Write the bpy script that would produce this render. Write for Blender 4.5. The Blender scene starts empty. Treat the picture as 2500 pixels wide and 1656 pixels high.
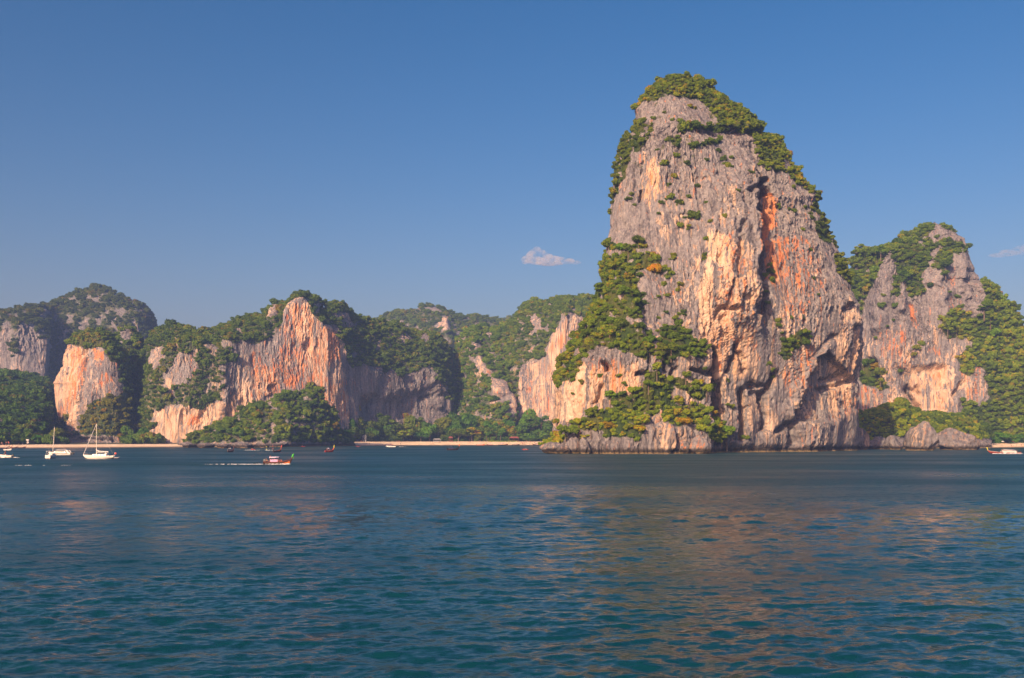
import bpy, bmesh, math, random
import numpy as np
from mathutils import Vector, Matrix, Euler

rng = np.random.default_rng(7)
random.seed(7)
R = math.radians
S = bpy.context.scene
COL = S.collection

# ------------------------------------------------------------------ camera
F, CX, HY, H = 2430.0, 1250.0, 1070.0, 6.8      # photograph: focal length, centre column, eye level (pixels), eye height (m)
cam_d = bpy.data.cameras.new('camera')
cam = bpy.data.objects.new('camera', cam_d); COL.objects.link(cam)
cam_d.sensor_width = 36.0
cam_d.lens = 36.0 * F / 2500.0
cam_d.shift_y = (HY - 828.0) / 2500.0
cam_d.clip_start, cam_d.clip_end = 0.5, 40000.0
cam.location = (0, 0, H); cam.rotation_euler = (R(90), 0, 0)
S.camera = cam

# ------------------------------------------------------------------ light
SUN_AZ, SUN_EL = 29.0, 26.0                      # degrees left of straight behind the camera, height
to_sun = Vector((-math.sin(R(SUN_AZ)) * math.cos(R(SUN_EL)), -math.cos(R(SUN_AZ)) * math.cos(R(SUN_EL)), math.sin(R(SUN_EL))))
W = bpy.data.worlds.new('World'); S.world = W; W.use_nodes = True
wn = W.node_tree; bg = wn.nodes['Background']
sky = wn.nodes.new('ShaderNodeTexSky'); sky.sky_type = 'NISHITA'; sky.sun_disc = False
sky.sun_elevation = R(SUN_EL); sky.sun_rotation = math.atan2(to_sun.x, to_sun.y)
sky.altitude = 0; sky.air_density = 1.1; sky.dust_density = 3.0; sky.ozone_density = 3.0
hs = wn.nodes.new('ShaderNodeHueSaturation'); hs.inputs['Saturation'].default_value = 1.3
ga = wn.nodes.new('ShaderNodeGamma'); ga.inputs[1].default_value = 1.25
wn.links.new(sky.outputs[0], ga.inputs[0]); wn.links.new(ga.outputs[0], hs.inputs['Color']); tm = wn.nodes.new('ShaderNodeMix'); tm.data_type = 'RGBA'; tm.blend_type = 'MULTIPLY'; tm.inputs[0].default_value = 1.0; tm.inputs[7].default_value = (1.42, 0.97, 0.92, 1)
wn.links.new(hs.outputs[0], tm.inputs[6]); wn.links.new(tm.outputs[2], bg.inputs[0]); bg.inputs[1].default_value = 0.052
sun_d = bpy.data.lights.new('sun', 'SUN'); sun = bpy.data.objects.new('sun', sun_d); COL.objects.link(sun)
sun_d.energy = 4.6; sun_d.angle = R(0.53); sun_d.color = (1.0, 0.69, 0.42)
sun.rotation_euler = to_sun.to_track_quat('Z', 'Y').to_euler(); sun.location = (-300, -300, 400)
S.view_settings.view_transform = 'Standard'; S.view_settings.look = 'None'
S.view_settings.exposure = 0.72; S.view_settings.gamma = 1.0; S.view_settings.use_curve_mapping = False
S.cycles.max_bounces = 6; S.cycles.diffuse_bounces = 2; S.cycles.glossy_bounces = 3
S.cycles.transmission_bounces = 3; S.cycles.volume_bounces = 5; S.cycles.transparent_max_bounces = 6
S.cycles.use_denoising = True
S.cycles.caustics_reflective = False; S.cycles.caustics_refractive = False

# ------------------------------------------------------------------ helpers
def wx(px, D): return (px - CX) / F * D
def wz(py, D): return H + (HY - py) / F * D
def pix(P):
    return CX + P[..., 0] / P[..., 1] * F, HY - (P[..., 2] - H) / P[..., 1] * F

def tag(o, label=None, cat=None, group=None, kind=None):
    if label: o['label'] = label
    if cat: o['category'] = cat
    if group: o['group'] = group
    if kind: o['kind'] = kind
    return o
def link(name, me, parent=None):
    o = bpy.data.objects.new(name, me); COL.objects.link(o)
    if parent is not None: o.parent = parent
    return o
def empty(name, loc=(0, 0, 0), rz=0.0, scale=1.0):
    o = bpy.data.objects.new(name, None); COL.objects.link(o)
    o.location = loc; o.rotation_euler = (0, 0, rz); o.scale = (scale,) * 3
    return o
def mesh_np(name, V, quads, mat=None, smooth=True, tris=None):
    V = np.asarray(V, np.float32).reshape(-1, 3)
    me = bpy.data.meshes.new(name)
    quads = np.asarray(quads, np.int32).reshape(-1, 4) if quads is not None and len(quads) else np.zeros((0, 4), np.int32)
    tris = np.asarray(tris, np.int32).reshape(-1, 3) if tris is not None and len(tris) else np.zeros((0, 3), np.int32)
    nq, nt = len(quads), len(tris)
    me.vertices.add(len(V)); me.vertices.foreach_set('co', V.ravel())
    me.loops.add(nq * 4 + nt * 3)
    me.loops.foreach_set('vertex_index', np.concatenate([quads.ravel(), tris.ravel()]))
    me.polygons.add(nq + nt)
    me.polygons.foreach_set('loop_start', np.concatenate([np.arange(nq) * 4, nq * 4 + np.arange(nt) * 3]).astype(np.int32))
    me.polygons.foreach_set('use_smooth', np.full(nq + nt, smooth))
    me.update(calc_edges=True); me.validate()
    if mat: me.materials.append(mat)
    return me
def attr_color(me, name, A):
    a = me.attributes.new(name, 'FLOAT_COLOR', 'POINT')
    a.data.foreach_set('color', np.asarray(A, np.float32).ravel())

# gradient noise in numpy
_perm = np.random.default_rng(3).permutation(256).astype(np.int32)
_perm = np.concatenate([_perm, _perm, _perm])
_g = np.random.default_rng(4).normal(size=(256, 3)); _g = (_g / np.linalg.norm(_g, axis=1)[:, None]).astype(np.float32)
def noise(x, y, z, seed=0):
    x = np.asarray(x, np.float32) + seed * 17.13; y = np.asarray(y, np.float32) + seed * 5.7; z = np.asarray(z, np.float32) + seed * 9.1
    x, y, z = np.broadcast_arrays(x, y, z)
    xi, yi, zi = np.floor(x), np.floor(y), np.floor(z)
    fx, fy, fz = x - xi, y - yi, z - zi
    xi = xi.astype(np.int32) & 255; yi = yi.astype(np.int32) & 255; zi = zi.astype(np.int32) & 255
    u, v, w = (t * t * t * (t * (t * 6 - 15) + 10) for t in (fx, fy, fz))
    out = 0
    for dx in (0, 1):
        a = _perm[xi + dx]; wu = u if dx else 1 - u
        for dy in (0, 1):
            b = _perm[a + yi + dy]; wv = v if dy else 1 - v
            for dz in (0, 1):
                g = _g[_perm[b + zi + dz] & 255]
                out = out + wu * wv * (w if dz else 1 - w) * (g[..., 0] * (fx - dx) + g[..., 1] * (fy - dy) + g[..., 2] * (fz - dz))
    return out * 1.6
def fbm(x, y, z, octv=4, seed=0, gain=0.5):
    s, a, f = 0, 1.0, 1.0
    for k in range(octv):
        s = s + a * noise(x * f, y * f, z * f, seed + k * 3); a *= gain; f *= 2.03
    return s
def ridged(x, y, z, octv=3, seed=0):
    s, a, f = 0, 1.0, 1.0
    for k in range(octv):
        s = s + a * (1 - 2.2 * np.abs(noise(x * f, y * f, z * f, seed + k * 3))); a *= 0.5; f *= 2.1
    return s
def sstep(a, b, x):
    t = np.clip((x - a) / (b - a), 0, 1); return t * t * (3 - 2 * t)
def path_d(px, py, pts):
    d = np.full(px.shape, 1e9, np.float32)
    for (x0, y0), (x1, y1) in zip(pts[:-1], pts[1:]):
        ex, ey = x1 - x0, y1 - y0; L = ex * ex + ey * ey + 1e-9
        t = np.clip(((px - x0) * ex + (py - y0) * ey) / L, 0, 1)
        d = np.minimum(d, np.hypot(px - x0 - t * ex, py - y0 - t * ey))
    return d
def sdf(px, py, poly):                           # > 0 inside
    d = path_d(px, py, list(poly) + [poly[0]]); ins = np.zeros(px.shape, bool)
    n = len(poly)
    for i in range(n):
        (x0, y0), (x1, y1) = poly[i], poly[(i + 1) % n]
        if y0 == y1: continue
        c = ((y0 > py) != (y1 > py)) & (px < (x1 - x0) * (py - y0) / (y1 - y0) + x0)
        ins ^= c
    return np.where(ins, d, -d)
def pm(px, py, poly, soft=8.0):                  # soft polygon mask 0..1
    return sstep(-soft, soft, sdf(px, py, poly))
def crop(ox, oy, s, pts): return [(ox + x / s, oy + y / s) for x, y in pts]
C1 = lambda *p: crop(0, 660, 3.267, p)
C2 = lambda *p: crop(350, 660, 3.267, p)
C3 = lambda *p: crop(800, 680, 3.409, p)
C4 = lambda *p: crop(1300, 560, 2.704, p)
C5 = lambda *p: crop(1700, 560, 2.704, p)
C6 = lambda *p: crop(1440, 160, 2.903, p)
C7 = lambda *p: crop(2050, 500, 2.449, p)
def ip(x, pts):
    p = np.array(sorted(pts)); return np.interp(x, p[:, 0], p[:, 1])

# ------------------------------------------------------------------ node helper
class NT:
    def __init__(s, name):
        s.m = bpy.data.materials.new(name); s.m.use_nodes = True
        s.t = s.m.node_tree; s.n = s.t.nodes; s.b = s.n.get('Principled BSDF'); s.out = s.n.get('Material Output')
    def add(s, typ, **kw):
        nd = s.n.new(typ)
        for k, v in kw.items(): setattr(nd, k, v)
        return nd
    def set(s, sock, v):
        if isinstance(v, bpy.types.NodeSocket): s.t.links.new(v, sock)
        elif isinstance(v, (tuple, list)) and sock.type == 'RGBA' and len(v) == 3: sock.default_value = (*v, 1)
        else: sock.default_value = v
    def math(s, op, a, b=0.5, c=None, clamp=False):
        nd = s.add('ShaderNodeMath', operation=op, use_clamp=clamp)
        s.set(nd.inputs[0], a); s.set(nd.inputs[1], b)
        if c is not None: s.set(nd.inputs[2], c)
        return nd.outputs[0]
    def mix(s, f, a, b, mode='MIX'):
        nd = s.add('ShaderNodeMix', data_type='RGBA', blend_type=mode)
        s.set(nd.inputs[0], f); s.set(nd.inputs[6], a); s.set(nd.inputs[7], b); return nd.outputs[2]
    def rng(s, v, a, b, c=0.0, d=1.0):
        nd = s.add('ShaderNodeMapRange', interpolation_type='SMOOTHSTEP')
        s.set(nd.inputs[0], v); nd.inputs[1].default_value = a; nd.inputs[2].default_value = b
        nd.inputs[3].default_value = c; nd.inputs[4].default_value = d; return nd.outputs[0]
    def coord(s, scale, rot=(0, 0, 0), space='Object'):
        tc = s.add('ShaderNodeTexCoord'); mp = s.add('ShaderNodeMapping')
        s.t.links.new(tc.outputs[space], mp.inputs[0]); mp.inputs[3].default_value = scale; mp.inputs[2].default_value = rot
        return mp.outputs[0]
    def noise(s, vec, scale=1.0, detail=4, rough=0.55, dist=0.0):
        nd = s.add('ShaderNodeTexNoise'); s.t.links.new(vec, nd.inputs['Vector'])
        nd.inputs['Scale'].default_value = scale; nd.inputs['Detail'].default_value = detail
        nd.inputs['Roughness'].default_value = rough; nd.inputs['Distortion'].default_value = dist
        return nd.outputs[0]
    def bump(s, h, strength, dist):
        nd = s.add('ShaderNodeBump'); s.t.links.new(h, nd.inputs['Height'])
        nd.inputs['Strength'].default_value = strength; nd.inputs['Distance'].default_value = dist
        s.t.links.new(nd.outputs[0], s.b.inputs['Normal']); return nd
    def base(s, c): s.set(s.b.inputs['Base Color'], c)
    def p(s, **kw):
        for k, v in kw.items(): s.set(s.b.inputs[k.replace('_', ' ')], v)

def plain(name, col, rough=0.5, metal=0.0, wear=0.12):
    t = NT(name); n = t.noise(t.coord((1, 1, 1)), 3.0, 3)
    dark = tuple(c * (1 - wear * 2) for c in col)
    t.base(t.mix(t.rng(n, 0.35, 0.65), dark, col)); t.p(Roughness=rough, Metallic=metal)
    return t.m

# ------------------------------------------------------------------ materials of the setting
def rock_material():
    t = NT('limestone')
    at = t.add('ShaderNodeAttribute', attribute_name='paint')
    sp = t.add('ShaderNodeSeparateColor'); t.t.links.new(at.outputs['Color'], sp.inputs[0])
    orange, cream, soil, dark = sp.outputs[0], sp.outputs[1], sp.outputs[2], at.outputs['Alpha']
    st1 = t.noise(t.coord((0.33, 0.33, 0.022)), 1.0, 5, 0.6, 0.4)          # broad drip streaks
    st2 = t.noise(t.coord((0.62, 0.62, 0.030)), 1.0, 6, 0.66, 0.4)           # fine streaks
    st3 = t.noise(t.coord((0.55, 0.55, 0.035), (0, 0, 0.7)), 1.0, 5, 0.6, 0.5)
    bl = t.noise(t.coord((0.09, 0.09, 0.05)), 1.0, 5, 0.6)
    fi = t.noise(t.coord((0.9, 0.9, 0.6)), 1.0, 6, 0.65)
    st0 = t.noise(t.coord((0.16, 0.16, 0.0055)), 1.0, 5, 0.62, 0.6)       # long seep stains
    g = t.mix(t.rng(st1, 0.35, 0.62), (0.100, 0.096, 0.112), (0.225, 0.215, 0.228))
    g = t.mix(t.rng(fi, 0.4, 0.72), g, (0.32, 0.30, 0.295))
    # cream limestone showing through between the grey streaks
    cm = t.math('ADD', cream, t.math('MULTIPLY', t.math('SUBTRACT', st2, 0.5), 3.4))
    cm = t.math('ADD', cm, t.math('MULTIPLY', t.math('SUBTRACT', bl, 0.5), 1.6))
    crm = t.mix(t.rng(bl, 0.35, 0.65), (0.54, 0.35, 0.22), (0.64, 0.48, 0.36))
    cm = t.math('SUBTRACT', cm, t.math('MULTIPLY', t.rng(st0, .48, .66), .55))
    c = t.mix(t.rng(cm, 0.42, 0.68), g, crm)
    om = t.math('ADD', orange, t.math('MULTIPLY', t.math('SUBTRACT', st3, 0.5), 2.6))
    om = t.math('ADD', om, t.math('MULTIPLY', t.math('SUBTRACT', fi, 0.5), 0.8))
    org = t.mix(t.rng(st2, 0.35, 0.65), (0.50, 0.155, 0.05), (0.62, 0.29, 0.125))
    c = t.mix(t.math('MULTIPLY', t.rng(om, 0.42, 0.80), 0.92), c, org)
    # grey-black lichen streaks over everything
    lk = t.math('ADD', t.math('ADD', t.rng(st2, 0.54, 0.66), t.math('MULTIPLY', t.rng(st0, .57, .70), .8)), t.math('MULTIPLY', dark, 0.9), clamp=True)
    c = t.mix(t.math('MULTIPLY', lk, 0.62), c, (0.085, 0.08, 0.088))
    so = t.math('ADD', soil, t.math('MULTIPLY', t.math('SUBTRACT', fi, 0.5), 1.2))
    c = t.mix(t.rng(so, 0.35, 0.7), c, t.mix(t.rng(bl, 0.4, 0.6), (0.030, 0.058, 0.012), (0.075, 0.088, 0.018)))
    # tide stain at the water's edge
    ge = t.add('ShaderNodeNewGeometry'); se = t.add('ShaderNodeSeparateXYZ'); t.t.links.new(ge.outputs['Position'], se.inputs[0])
    zz = t.math('ADD', se.outputs[2], t.math('MULTIPLY', t.math('SUBTRACT', fi, 0.5), 2.5))
    c = t.mix(t.rng(zz, 3.0, 1.3), c, (0.040, 0.033, 0.026))
    c = t.mix(t.math('MULTIPLY', t.rng(zz, .75, 0.35), 0.7), c, (0.26, 0.19, 0.09))
    t.base(c); t.p(Roughness=0.9); t.b.inputs['Specular IOR Level'].default_value = 0.2
    hgt = t.math('ADD', t.math('MULTIPLY', st2, 0.8), fi)
    t.bump(hgt, 0.9, 1.1)
    return t.m
ROCK = rock_material()

def leaf_material():
    t = NT('foliage')
    oi = t.add('ShaderNodeObjectInfo')
    at = t.add('ShaderNodeAttribute', attribute_name='tone')               # lighter and darker clumps of leaves
    n1 = t.noise(t.coord((1, 1, 1), space='Generated'), 3.0, 2)
    ge = t.add('ShaderNodeNewGeometry')
    mp = t.add('ShaderNodeMapping'); t.t.links.new(ge.outputs['Position'], mp.inputs[0]); mp.inputs[3].default_value = (0.03, 0.03, 0.03)
    n2 = t.noise(mp.outputs[0], 1.0, 4, 0.6)
    ramp = t.add('ShaderNodeValToRGB'); cr = ramp.color_ramp
    cr.elements[0].position = 0.0; cr.elements[0].color = (0.042, 0.092, 0.010, 1)
    cr.elements[1].position = 1.0; cr.elements[1].color = (0.23, 0.12, 0.022, 1)
    for p_, c_ in ((0.35, (0.092, 0.165, 0.012, 1)), (0.62, (0.125, 0.215, 0.012, 1)), (0.85, (0.205, 0.262, 0.014, 1)), (0.95, (0.27, 0.25, 0.02, 1))):
        e = cr.elements.new(p_); e.color = c_
    v = t.math('ADD', t.math('MULTIPLY', oi.outputs['Random'], 0.66), t.math('MULTIPLY', t.math('SUBTRACT', n2, 0.5), 1.35))
    v = t.math('ADD', v, t.math('MULTIPLY', at.outputs['Fac'], 0.46), clamp=True)
    t.t.links.new(v, ramp.inputs[0])
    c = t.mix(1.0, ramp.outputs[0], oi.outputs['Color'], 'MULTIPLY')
    t.base(c); t.p(Roughness=0.65); t.b.inputs['Specular IOR Level'].default_value = 0.25
    tr = t.add('ShaderNodeBsdfTranslucent'); t.t.links.new(c, tr.inputs[0])
    mx = t.add('ShaderNodeMixShader'); mx.inputs[0].default_value = 0.28
    t.t.links.new(t.b.outputs[0], mx.inputs[1]); t.t.links.new(tr.outputs[0], mx.inputs[2])
    t.t.links.new(mx.outputs[0], t.out.inputs[0])
    return t.m
LEAF = leaf_material()
BARK = plain('bark', (0.16, 0.12, 0.09), 0.9)

def sand_material():
    t = NT('sand'); a = t.noise(t.coord((0.15, 0.15, 0.15)), 1.0, 5); b = t.noise(t.coord((2, 2, 2)), 1.0, 4)
    c = t.mix(t.rng(a, 0.35, 0.65), (0.72, 0.54, 0.36), (0.86, 0.69, 0.48))
    ge = t.add('ShaderNodeNewGeometry'); se = t.add('ShaderNodeSeparateXYZ'); t.t.links.new(ge.outputs['Position'], se.inputs[0])
    c = t.mix(t.rng(se.outputs[2], 0.7, 0.25), c, (0.28, 0.19, 0.11))       # wet at the edge
    t.base(c); t.p(Roughness=0.9); t.bump(b, 0.4, 0.1); return t.m
SAND = sand_material()
def soil_material():
    t = NT('forest_floor'); a = t.noise(t.coord((0.2, 0.2, 0.2)), 1.0, 5)
    t.base(t.mix(t.rng(a, 0.35, 0.65), (0.045, 0.06, 0.02), (0.10, 0.085, 0.045))); t.p(Roughness=0.95); return t.m
SOIL = soil_material()

def water_material():
    t = NT('sea_water')
    ge = t.add('ShaderNodeNewGeometry')
    def pn(scale, det, rough, rot=0.0):
        mp = t.add('ShaderNodeMapping'); t.t.links.new(ge.outputs['Position'], mp.inputs[0])
        mp.inputs[3].default_value = scale; mp.inputs[2].default_value = (0, 0, rot)
        return t.noise(mp.outputs[0], 1.0, det, rough, 0.3)
    big = pn((0.012, 0.03, 0.01), 3, 0.5, 0.2)
    t.base(t.mix(t.rng(big, 0.3, 0.7), (0.002, 0.036, 0.050), (0.003, 0.046, 0.063)))
    t.p(IOR=1.333)
    def pv(scale, det, rough, rot=0.0):
        mp = t.add('ShaderNodeMapping'); t.t.links.new(ge.outputs['Position'], mp.inputs[0])
        mp.inputs[3].default_value = scale; mp.inputs[2].default_value = (0, 0, rot)
        nd = t.add('ShaderNodeTexNoise'); t.t.links.new(mp.outputs[0], nd.inputs['Vector'])
        nd.inputs['Scale'].default_value = 1.0; nd.inputs['Detail'].default_value = det; nd.inputs['Roughness'].default_value = rough
        v = t.add('ShaderNodeVectorMath', operation='SUBTRACT'); t.t.links.new(nd.outputs['Color'], v.inputs[0]); v.inputs[1].default_value = (.5, .5, .5); return v.outputs[0]
    se = t.add('ShaderNodeSeparateXYZ'); t.t.links.new(ge.outputs['Position'], se.inputs[0])
    far = t.rng(se.outputs[1], 40, 160, .55, 1.0)                        # out there the chop is finer than the modelled waves
    gust = t.rng(pn((0.010, 0.022, 0.01), 4, 0.6, -0.3), 0.25, 0.75, .65, 1.25)
    t.set(t.b.inputs['Roughness'], t.math('ADD', t.rng(se.outputs[1], 25, 260, .16, .44), t.math('MULTIPLY', t.math('SUBTRACT', gust, .95), .55)))   # unresolved chop
    def vs(v, f):
        nd = t.add('ShaderNodeVectorMath', operation='SCALE'); t.t.links.new(v, nd.inputs[0]); t.set(nd.inputs['Scale'], f); return nd.outputs[0]
    def va(p, q):
        nd = t.add('ShaderNodeVectorMath', operation='ADD'); t.t.links.new(p, nd.inputs[0]); t.t.links.new(q, nd.inputs[1]); return nd.outputs[0]
    s1 = vs(pv((1.0, 1.7, 0.5), 4, 0.6, 0.25), t.math('MULTIPLY', t.math('MULTIPLY', far, gust), 1.5))
    s2 = vs(pv((3.4, 5.6, 2), 3, 0.6, -0.2), t.math('MULTIPLY', gust, 0.55))
    s3 = vs(pv((0.07, 0.21, 0.02), 5, 0.75, 0.12), t.math('MULTIPLY', far, .75))
    fl = t.add('ShaderNodeVectorMath', operation='MULTIPLY'); t.t.links.new(va(va(s1, s2), s3), fl.inputs[0]); fl.inputs[1].default_value = (.8, 1.0, 0)
    nm = t.add('ShaderNodeVectorMath', operation='NORMALIZE'); t.t.links.new(va(ge.outputs['Normal'], fl.outputs[0]), nm.inputs[0])
    t.t.links.new(nm.outputs[0], t.b.inputs['Normal'])
    return t.m
WATER = water_material()
# ------------------------------------------------------------------ foliage shapes
def crown_np(seed, lobes, nleaf, leaf, flat=0.8, core=True, top_only=0.25):
    r = np.random.default_rng(seed); V, Q, T = [], [], []
    cnt = 0
    for (lx, ly, lz, lr) in lobes:
        n = max(6, int(nleaf * lr * lr / sum(l[3] ** 2 for l in lobes)))
        d = r.normal(size=(n, 3)); d /= np.linalg.norm(d, axis=1)[:, None]
        d[:, 2] = np.where(d[:, 2] < -top_only, -d[:, 2], d[:, 2])
        c = np.array([lx, ly, lz]) + d * lr * r.uniform(0.78, 1.12, (n, 1)) * np.array([1, 1, flat])
        nrm = d * 0.75 + r.normal(size=(n, 3)) * 0.42 + np.array([0, 0, 0.35]); nrm /= np.linalg.norm(nrm, axis=1)[:, None]
        a = np.cross(nrm, r.normal(size=(n, 3))); a /= np.linalg.norm(a, axis=1)[:, None]; b = np.cross(nrm, a)
        s = leaf * r.uniform(0.6, 1.35, (n, 1)); w = s * r.uniform(0.45, 0.8, (n, 1))
        bend = nrm * s * 0.25
        q = np.stack([c - a * s - bend, c - b * w, c + a * s - bend, c + b * w], 1).reshape(-1, 3)
        V.append(q); Q.append(np.arange(n * 4).reshape(-1, 4) + cnt); cnt += n * 4
        T.append(np.repeat(np.clip(r.normal(0.5 + 0.5 * r.normal() * 0.5, 0.25, n), 0, 1), 4))
        if core:
            k, m = 9, 6
            th = np.linspace(0, 2 * np.pi, k, endpoint=False); ph = np.linspace(-1.35, 1.35, m)
            tt, pp = np.meshgrid(th, ph)
            rad = lr * 0.80 * (1 + 0.22 * r.normal(size=tt.shape))
            g = np.stack([lx + rad * np.cos(tt) * np.cos(pp), ly + rad * np.sin(tt) * np.cos(pp), lz + rad * flat * np.sin(pp)], -1).reshape(-1, 3)
            qq = []
            for i in range(m - 1):
                for j in range(k): qq.append((i * k + j, i * k + (j + 1) % k, (i + 1) * k + (j + 1) % k, (i + 1) * k + j))
            V.append(g); Q.append(np.array(qq) + cnt); cnt += len(g); T.append(np.full(len(g), 0.2))
    return np.concatenate(V), np.concatenate(Q), np.concatenate(T)
def crown_mesh(name, seed, lobes, nleaf, leaf, **kw):
    V, Q, T = crown_np(seed, lobes, nleaf, leaf, **kw)
    me = mesh_np(name, V, Q, LEAF, smooth=False)
    a = me.attributes.new('tone', 'FLOAT', 'POINT'); a.data.foreach_set('value', T.astype(np.float32)); return me
def rnd_lobes(seed, n, zc, zr, rr=(0.38, 0.6), spread=0.68):
    r = np.random.default_rng(seed); L = [(0, 0, zc, 0.62)]
    for i in range(n):
        a = 2 * np.pi * (i + r.uniform(-.3, .3)) / n * 1.62; d = spread * r.uniform(0.55, 1.1)
        L.append((math.cos(a) * d, math.sin(a) * d, zc + r.uniform(-zr, zr), r.uniform(*rr)))
    return L
def tube_np(pts, rad, k=7):
    pts = np.array(pts, float); V, Q = [], []
    for i, p in enumerate(pts):
        t = pts[min(i + 1, len(pts) - 1)] - pts[max(i - 1, 0)]; t /= np.linalg.norm(t) + 1e-9
        a = np.cross(t, [0.31, 0.9, 0.2]); a /= np.linalg.norm(a); b = np.cross(t, a)
        for j in range(k):
            th = 2 * np.pi * j / k; V.append(p + rad[i] * (a * math.cos(th) + b * math.sin(th)))
    for i in range(len(pts) - 1):
        for j in range(k): Q.append((i * k + j, i * k + (j + 1) % k, (i + 1) * k + (j + 1) % k, (i + 1) * k + j))
    return np.array(V), np.array(Q)
def join_np(parts):
    V, Q, o = [], [], 0
    for v, q in parts: V.append(v); Q.append(np.asarray(q) + o); o += len(v)
    return np.concatenate(V), np.concatenate(Q)
def trunk_mesh(name, seed, h, limbs=4, r0=0.075):
    r = np.random.default_rng(seed)
    P = [tube_np([(0, 0, -1.0), (0.02, 0.03, 0.2), (-0.04, 0.05, h * 0.6), (0.03, 0, h)], [r0 * 1.3, r0, r0 * 0.75, r0 * 0.35])]
    for i in range(limbs):
        a = r.uniform(0, 6.28); z = h * r.uniform(0.45, 0.75); L = r.uniform(0.5, 0.85)
        P.append(tube_np([(0, 0, z), (math.cos(a) * L * .5, math.sin(a) * L * .5, z + .25), (math.cos(a) * L, math.sin(a) * L, z + .5)], [r0 * .5, r0 * .35, r0 * .12], 5))
    V, Q = join_np(P); return mesh_np(name, V, Q, BARK)

# individual trees: unit crown radius 1, crown centre about 1.25 above the foot
CROWNS = [crown_mesh('crown', 11, rnd_lobes(1, 8, 1.25, .4), 1000, .105), crown_mesh('crown', 12, rnd_lobes(2, 11, 1.35, .5, (.26, .48)), 1000, .10),
          crown_mesh('crown', 13, rnd_lobes(3, 7, 1.2, .3, (.34, .6)), 900, .115), crown_mesh('crown', 14, rnd_lobes(5, 13, 1.3, .55, (.2, .42), .8), 1100, .095)]
FLATCROWN = crown_mesh('crown', 15, [(l[0] * 1.2, l[1] * 1.2, 1.3 + .28 * (i % 3 - 1), .42) for i, l in enumerate(rnd_lobes(8, 10, 1.3, .2))], 760, .11, flat=.38)
TALLCROWN = [crown_mesh('crown', 16 + s, [(np.random.default_rng(s * 40 + i).uniform(-.45, .45), np.random.default_rng(s * 41 + i + 7).uniform(-.45, .45), .55 + i * .24, .56 - .032 * i) for i in range(10)], 1100, .085, flat=1.0, top_only=.9) for s in range(2)]
TRUNKS = [trunk_mesh('trunk', 21, 1.5), trunk_mesh('trunk', 22, 1.7, 5)]
TALLTRUNK = trunk_mesh('trunk', 23, 2.6, 5, .055)
# far canopy and scrub: same leaves, fewer of them
SCRUB = [crown_mesh('foliage_clump', 31 + k, rnd_lobes(31 + k, 6 + 2 * k, .35, .32, (.24, .6), .75), 340, .145, flat=.9) for k in range(4)]

CAND = []                                        # every tree and shrub to plant: (x, y, z, radius, region, tint, kind)
def scatter(P, N, mask, spacing, rad, region, tint=(1, 1, 1), seed=0, lift=0.0, kinds='tree', facing=-0.15, jit=0.35):
    """Poisson-like planting on a surface grid where mask > 0.5."""
    r = np.random.default_rng(seed + 100)
    dP1 = np.linalg.norm(np.diff(P, axis=0, append=P[-1:]), axis=-1); dP2 = np.linalg.norm(np.diff(P, axis=1, append=P[:, -1:]), axis=-1)
    area = np.minimum(dP1 * dP2, 400) * (mask > 0.5)
    C = np.array([0, 0, H]); tc = C - P; tc /= np.linalg.norm(tc, axis=-1)[..., None]
    face = (N * tc).sum(-1)
    area = area * (face > facing) * (P[..., 2] > 0.5)
    w = area.ravel(); tot = w.sum()
    if tot <= 0: return 0
    n = int(tot / (spacing * spacing) * 3.5) + 1
    idx = r.choice(len(w), n, p=w / tot); pts = P.reshape(-1, 3)[idx]; nn = N.reshape(-1, 3)[idx]
    grid, out = {}, 0
    for p, nv in zip(pts, nn):
        rr = rad[0] * .8 + (rad[1] - rad[0] * .8) * r.random() ** 1.7 if r.random() > .06 else rad[1] * r.uniform(1, 1.3)
        s = spacing * (rr / (0.5 * (rad[0] + rad[1]))) ** .7
        k = tuple((p // spacing).astype(int)); ok = True
        for dx in (-1, 0, 1):
            for dy in (-1, 0, 1):
                for dz in (-1, 0, 1):
                    for q in grid.get((k[0] + dx, k[1] + dy, k[2] + dz), ()):
                        if (q[0] - p[0]) ** 2 + (q[1] - p[1]) ** 2 + (q[2] - p[2]) ** 2 < s * s: ok = False
        if not ok: continue
        grid.setdefault(k, []).append(p)
        t = [tint[i] * (1 + r.uniform(-.12, .12)) for i in range(3)]
        CAND.append((p[0] + nv[0] * lift * rr, p[1] + nv[1] * lift * rr, p[2] + nv[2] * lift * rr * .5, rr, region, t, kinds, r.uniform(0, 6.28)))
        out += 1
    return out
def grid_normals(P):
    a = np.gradient(P, axis=0); b = np.gradient(P, axis=1); n = np.cross(b, a)
    n /= np.linalg.norm(n, axis=-1)[..., None] + 1e-9; return n
def grid_quads(ni, nj, wrap=False):
    i, j = np.meshgrid(np.arange(ni - 1), np.arange(nj if wrap else nj - 1), indexing='ij')
    j2 = (j + 1) % nj
    return np.stack([i * nj + j, i * nj + j2, (i + 1) * nj + j2, (i + 1) * nj + j], -1).reshape(-1, 4)

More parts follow.
